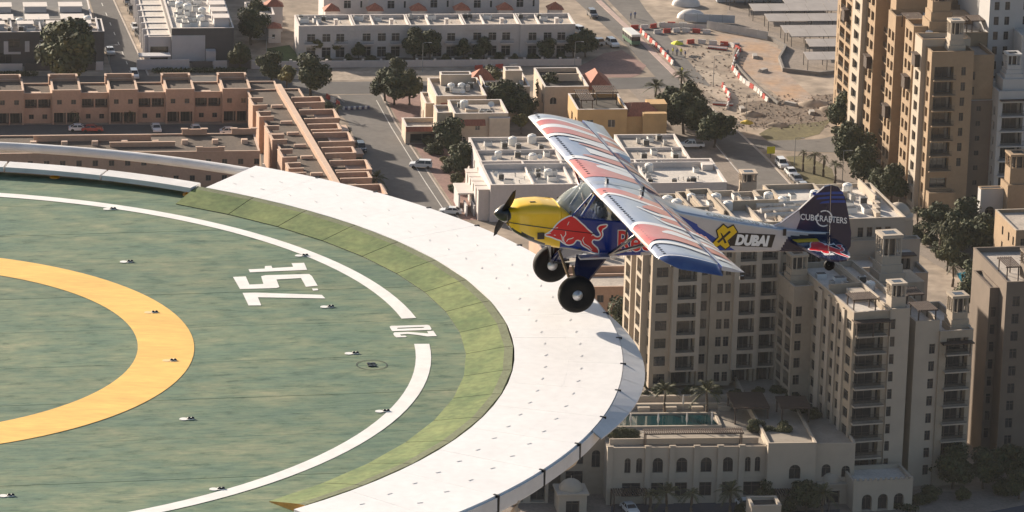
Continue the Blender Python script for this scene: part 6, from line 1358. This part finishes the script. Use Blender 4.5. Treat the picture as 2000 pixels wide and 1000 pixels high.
# ---------------------------------------------------------------- barriers, people, signs at the works
K_red=mat('barrier_red',(0.45,0.06,0.04),.6,var=.2,scale=1); K_whi=mat('barrier_white',(0.62,0.58,0.54),.6,var=.15,scale=1)
mb=MB(); mb.prism([(-.9,-.28),(.9,-.28),(.9,.28),(-.9,.28)],0,.3); mb.prism([(-.9,-.14),(.9,-.14),(.9,.14),(-.9,.14)],.3,.95); BAR=mb.mesh('barrier',[K_whi])
def barriers(pts,l,grp,step=2.1,rr=None):
    P=[at(x,y,Z0) for x,y in pts]; k=0; rg=random.Random(int(pts[0][0]))
    for a,b in zip(P[:-1],P[1:]):
        d=b-a; n=max(1,int(d.length/step))
        for i in range(n):
            q=a+d*(i+.5)/n; o=obj('traffic_barrier',BAR,None,loc=(q.x,q.y,Z0+.02),rot=(0,0,math.atan2(d.y,d.x)+rg.uniform(-.12,.12)))
            red=(k%2==0) if rr is None else rg.random()<rr
            if red: o.material_slots[0].link='OBJECT'; o.material_slots[0].material=K_red
            tag(o,('red' if red else 'white')+' plastic traffic barrier '+l,'barrier',('red' if red else 'white')+' barriers '+grp); k+=1
barriers([(1230,57),(1268,56),(1300,50),(1345,52)],'in the row across the road closure','of the road closure')
barriers([(1250,62),(1290,100),(1315,128)],'in the row beside the closed carriageway','of the closed carriageway')
barriers([(1275,66),(1330,62),(1390,66)],'in the second row of the works','of the works',rr=.5)
barriers([(1315,88),(1360,84),(1425,90),(1445,100),(1435,118),(1430,135),(1450,160),(1480,180),(1500,200)],'curving along the haul track','along the haul track',rr=.35)
barriers([(925,136),(985,133),(1020,132)],'before the white boundary wall','before the boundary wall')
barriers([(636,190),(665,208)],'at the mouth of the mid street','at the mid street mouth')
barriers([(1410,168),(1425,190),(1420,215)],'stacked beside the works track','beside the works track',rr=.5)
# crossing speed bump of white and dark blocks
q0=at(671,214,Z0);q1=at(720,212,Z0); 
for i in range(10):
    q=q0.lerp(q1,i/9); mb=MB(); mb.prism([(-.22,-.5),(.22,-.5),(.22,.5),(-.22,.5)],0,.5)
    o=mb.build('road_block',K_whi if i%2==0 else mat('navy_block',(0.05,0.05,0.12),.6)); o.location=(q.x,q.y,Z0+.03); tag(o,('white' if i%2==0 else 'navy')+' block in the row closing the mid street','road block','blocks closing the mid street')
# container fences
def hoarding(p0,p1,h,M,l,n=None):
    a=at(*p0,Z0);b=at(*p1,Z0); d=b-a; L=d.length; t=thing('hoarding',l,'fence',(a.x,a.y,Z0),math.atan2(d.y,d.x)); n=n or max(2,int(L/2.4))
    for i in range(n):
        mb=MB(); mb.box(L*i/n+.02,L*(i+1)/n-.02,-.03,.03,.05,h); mb.build('sheet_panel',M,t); mb=MB(); mb.box(L*i/n-.04,L*i/n+.04,.035,.12,0,h+.1); mb.build('post',W_rail,t)
M_sheet=mat('blue_grey_sheet',(0.36,0.40,0.45),.5,var=.12,scale=.6); M_sheet2=mat('pale_sheet',(0.47,0.46,0.44),.6,var=.15,scale=.6)
hoarding((1337,42),(1435,46),1.9,M_sheet,'blue-grey sheet hoarding beside the car park'); hoarding((1290,54),(1380,58),1.2,M_sheet2,'pale sheet hoarding behind the works barriers'); hoarding((1380,56),(1500,78),1.9,M_sheet2,'pale sheet hoarding in front of the car park canopies')
# car-park canopies
C_top=mat('canopy_sheet',(0.36,0.325,0.30),.7,var=.12,scale=.3)
def canopy(px,py,w,l):
    q=at(px,py,Z0); t=thing('parking_canopy',l,'canopy',(q.x,q.y,Z0),TH,'parking canopies'); n=max(2,int(w/4.2))
    for i in range(n):
        mb=MB(); x0=w*i/n+.04;x1=w*(i+1)/n-.04; mb.add([(x0,0,2.5),(x1,0,2.5),(x1,5.6,2.9),(x0,5.6,2.9),(x0,0,2.42),(x1,0,2.42),(x1,5.6,2.82),(x0,5.6,2.82)],[(0,1,2,3),(7,6,5,4),(0,4,5,1),(1,5,6,2),(2,6,7,3),(3,7,4,0)]); mb.build('roof_sheet',C_top,t)
        mb=MB(); mb.box(x0,x0+.14,.3,.44,0,2.5); mb.build('post',W_rail,t); mb=MB(); mb.box(x0,x0+.14,5.0,5.14,0,2.8); mb.build('post',W_rail,t)
for px,py,w,l in ((1425,20,18,'parking canopy in the far row, at left'),(1535,32,16,'parking canopy in the second row'),(1470,42,22,'parking canopy in the third row'),(1500,62,20,'parking canopy in the fourth row'),(1532,85,18,'parking canopy in the fifth row'),(1545,92,17,'parking canopy in the sixth row, left end above the turning'),(1580,112,13,'parking canopy in the seventh row'),(1577,138,13,'nearest parking canopy beside the curved wall'),(1400,5,30,'parking canopy at the very top of the car park')): canopy(px,py,w,l)
gstrip('curved_retaining_wall',[(1470,66),(1512,82),(1535,95),(1522,118),(1530,140),(1600,148),(1660,142)],.5,mat('grey_wall',(0.20,0.18,0.16),.9,var=.2,scale=.4),0,.9)
gstrip('haul_track_wall',[(1440,94),(1432,112),(1436,128),(1465,160),(1520,205)],.4,MATS['grey_wall'],0,.6)
for px,py,l in ((1350,35,'white tarpaulin heap beside the hoarding'),(1340,10,'white site tent at the top of the works')):
    q=at(px,py,Z0); mb=MB(); mb.lathe([(2.6,0),(2.4,1.0),(1.6,1.9),(.6,2.3),(0,2.4)],12); o=mb.build('site_tent',K_whi,smooth=True); o.location=(q.x,q.y,Z0); o.scale=(1.3,.8,.9); tag(o,l,'tent')
for k in range(5):
    q=at(1415+k*35,3,Z0); o=MB(); o.box(-2,2,-1.2,1.2,.1,2.6,0); o.box(-2.05,2.05,-1.25,1.25,2.6,2.75,1); c=o.build('site_cabin',[M_sheet,K_whi]); c.location=(q.x,q.y,Z0); c.rotation_euler=(0,0,TH); tag(c,'blue-grey site cabin in the row at the top of the car park','cabin','site cabins in a row')
def worker(px,py,col,l,grp):
    q=at(px,py,Z0); t=thing('person',l,'person',(q.x,q.y,Z0+.03),random.uniform(0,6.28),grp); mb=MB()
    for s in (1,-1):
        mb.tube([(0.03*s,.1*s,0),(0,.1*s,.45),(0,.09*s,.88)],[.06,.075,.1],6,0); mb.tube([(0,.24*s,1.38),(.03,.29*s,1.1),(.1,.27*s,.85)],[.06,.05,.04],6,1)
    mb.tube([(0,0,.85),(0,0,1.1),(0,0,1.4),(0,0,1.48)],[.17,.17,.2,.08],8,1); mb.tube([(0,0,1.46),(0,0,1.54),(0,0,1.65),(0,0,1.74)],[.06,.09,.11,.05],8,2)
    mb.build('body',[mat('trousers_navy',(0.03,0.035,0.06),.8),col,mat('helmet_skin',(0.30,0.19,0.12),.6)],t)
W_hi=mat('hi_vis_yellow',(0.65,0.62,0.03),.7); W_bl=mat('shirt_blue',(0.06,0.09,0.2),.8)
for px,py,c,l in ((1314,107,W_hi,'person in a yellow vest standing at the works, left'),(1322,109,W_bl,'person in blue standing between two workers'),(1330,108,W_hi,'person in a yellow vest standing at the works, right'),(1338,113,W_bl,'person in dark blue beside the closed carriageway'),(1304,110,W_bl,'person in blue apart from the group at the works'),(1232,38,W_bl,'person in blue behind the road closure'),(1240,36,W_bl,'second person in blue behind the road closure'),(1332,145,W_hi,'person in a yellow vest walking by the roadside')): worker(px,py,c,l,'people at the works')
def sunshade(px,py,M,l,cat,base=0,folded=False,s=1):
    q=at(px,py,Z0+base); t=thing('parasol',l,cat,(q.x,q.y,Z0+base),.3,'parasols'); mb=MB(); mb.tube([(0,0,0),(0,0,2.6*s)],.04,6); mb.build('pole',K_whi,t); mb=MB()
    mb.lathe([(1.5*s,2.0*s),(.8*s,2.4*s),(0,2.75*s)] if not folded else [(.1,.9),(.22,1.4),(.12,2.4),(0,2.7)],8); mb.build('canopy',M,t)
sunshade(1322,102,W_hi,'yellow parasol over the workers at the closed carriageway','parasol'); sunshade(1458,258,mat('ochre_cloth',(0.55,0.38,0.04),.8),'ochre parasol beside the main road turning','parasol')
for px,py,l in ((1334,800,'folded white parasol behind the pool'),(1202,836,'folded white parasol on the pool edge, leftmost'),(1231,836,'folded white parasol on the pool edge, second'),(1285,836,'folded white parasol on the pool edge, third'),(1341,835,'folded white parasol on the pool edge, fourth'),(1390,833,'folded white parasol on the pool edge, rightmost')): sunshade(px,py,K_whi,l,'parasol',base=9.3,folded=True)
# yellow square sign
q=at(1505,308,Z0); t=thing('road_sign','yellow square temporary road sign on a post beside the turning','sign',(q.x,q.y,Z0),R_(8)); mb=MB(); mb.box(-.06,.06,-.06,.06,0,1.2); mb.build('post',W_rail,t); mb=MB(); mb.box(-.85,.85,-.12,-.065,.9,2.4); mb.build('panel',mat('sign_yellow',(0.80,0.72,0.02),.45),t)
# street lamps
def lamp(px,py,h,l,az=0):
    q=at(px,py,Z0); t=thing('street_lamp',l,'street lamp',(q.x,q.y,Z0),R_(az),'street lamps'); mb=MB(); mb.tube([(0,0,0),(0,0,h*.5),(0,0,h)],[.09,.07,.05],7); mb.build('pole',M_steel,t); mb=MB(); mb.tube([(0,0,h),(.7,0,h+.15),(1.4,0,h+.15)],.04,6); mb.box(1.2,1.9,-.12,.12,h+.08,h+.18); mb.build('lamp_head',M_steel,t)
for px,py,l in ((1551,330,'street lamp by the row of parked cars'),(1393,166,'street lamp on the works sand, left'),(1457,242,'street lamp on the works sand beside the turning'),(520,130,'street lamp at the left end of the boundary wall'),(825,140,'street lamp before the boundary wall, middle'),(1122,138,'street lamp at the right end of the boundary wall'),(1645,355,'street lamp on the footpath by the lawn'),(213,145,'street lamp at the end of the side street')): lamp(px,py,6.5,l)
# spoil, rubble and small pool on the estate road verge
for px,py,s,l in ((1590,205,2.4,'sandy spoil heap below the works'),(1520,245,1.6,'low rubble heap beside the dry lawn'),(1470,225,1.8,'low sand heap on the works'),(1620,215,1.8,'sandy spoil heap next to the sandstone tower')):
    rg=random.Random(px); q=at(px,py,Z0); mb=MB(); n=14; prof=[(1,0),(.8,.18),(.5,.36),(.2,.46),(0,.48)]; vs=[]; 
    for r,z in prof:
        for k in range(n): a=6.283*k/n; rr=r*s*(1+rg.uniform(-.18,.18)); vs.append((rr*math.cos(a)*1.5,rr*math.sin(a),z*s*(1+rg.uniform(-.2,.2)) if z else -.05))
    mb.add(vs,[(i*n+k,i*n+(k+1)%n,(i+1)*n+(k+1)%n,(i+1)*n+k) for i in range(4) for k in range(n)]); o=mb.build('spoil_heap',G_sand,smooth=True); o.location=(q.x,q.y,Z0); tag(o,l,'heap')
gpoly('small_pool',[(1868,535),(1884,531),(1900,545),(1880,556)],mat('pool_blue',(0.02,0.20,0.30),.1),.06)
# parked vehicles and loungers on the apron at the bottom
for px,py,c,az,l in ((1230,1000,'white',-70,'white car at the bottom edge of the apron, left'),(1455,992,'white',-70,'white car at the bottom edge of the apron, right')): car(px,py,'sedan',c,az,l,'cars on the apron')
q=at(1495,1015,Z0); B=Bld('stair_turret','pale square roof turret cut off by the bottom edge','turret',0,0,u=uv(1495,1040,0)[0],v=uv(1495,1040,0)[1],wall=[B_stone2],trim=B_stone2,roof=W_glass); B.bay(-2.4,2.4,0,4.6,0,4.0,par=.5,pt=.4); B.done()

gpoly('rocky_ground',[(1450,200),(1560,190),(1640,182),(1640,235),(1500,250),(1462,246)],mat('rocky_brown_ground',(0.17,0.125,0.09),.95,var=.5,scale=.35,fine=.35,bump=.4),.012)
gpoly('pale_sand',[(1330,120),(1400,140),(1440,190),(1450,230),(1395,190),(1345,150)],mat('pale_sand',(0.38,0.31,0.24),.95,var=.25,scale=.15,fine=.25),.014)
gpoly('pale_sand',[(540,142),(930,136),(930,152),(620,158),(545,152)],MATS['pale_sand'],.03)
rg=random.Random(5); mb=MB()
for i in range(900):
    px,py=(rg.uniform(1440,1640),rg.uniform(185,252)) if i<600 else (rg.uniform(1330,1450),rg.uniform(90,220))
    q=at(px,py,Z0); s=rg.uniform(.08,.42); v=[]
    for k in range(5): a=6.283*k/5+rg.random(); v.append((q.x+s*math.cos(a),q.y+s*math.sin(a),Z0))
    v.append((q.x,q.y,Z0+s*rg.uniform(.5,1.0))); mb.add(v,[(k,(k+1)%5,5) for k in range(5)])
o=mb.build('rubble',mat('rubble_stone',(0.26,0.20,0.15),.95,var=.5,scale=.4)); o['kind']='stuff'; o['label']='scattered rubble and stones over the works sand'; o['category']='rubble'
for px,py,n_,l in ((1412,205,6,'stack of red and white pipes beside the works track'),(1402,96,8,'row of pale bundled pipes on the works'),(1425,88,6,'pale bundled pipes by the haul track bend')):
    q=at(px,py,Z0); t=thing('pipe_stack',l,'pipes',(q.x,q.y,Z0),R_(px%50-20))
    for k in range(n_): mb=MB(); mb.tube([(-2.2,(k%4)*.32-.5,.16+.3*(k//4)),(2.2,(k%4)*.32-.5,.16+.3*(k//4))],.15,8); mb.build('pipe',K_red if k%3==0 else K_whi,t)
for px,py,sx,l in ((1450,215,1.3,'low concrete block on the works beside the turning'),(1545,205,1.6,'long concrete block below the haul track'),(1585,222,1.2,'pale concrete block beside the spoil heaps'),(1475,112,1.5,'pale slab pile inside the haul track bend'),(1490,140,1.2,'small slab pile on the haul track')):
    q=at(px,py,Z0); mb=MB()
    for k in range(3): mb.box(-sx+.1*k,sx-.06*k,-.6,.6-.1*k,k*.24,k*.24+.2)
    o=mb.build('slab_pile',mat('concrete_block',(0.36,0.33,0.30),.9,var=.2,scale=.6)); o.location=(q.x,q.y,Z0); o.rotation_euler=(0,0,px); tag(o,l,'slabs')
# ---------------------------------------------------------------- the air
mb=MB(); mb.box(-6200,6200,-5600,6900,Z0-1.2,31.0); hz=mb.build('haze',None); hz.data.materials.clear(); hz['kind']='stuff'
HM=bpy.data.materials.new('haze_air'); HM.use_nodes=True; t=HM.node_tree; t.nodes.clear(); o_=t.nodes.new('ShaderNodeOutputMaterial'); pv=t.nodes.new('ShaderNodeVolumePrincipled'); pv.inputs['Color'].default_value=(.93,.94,.97,1); pv.inputs['Density'].default_value=.000022; pv.inputs['Anisotropy'].default_value=.2; t.links.new(pv.outputs[0],o_.inputs['Volume']); hz.data.materials.append(HM)
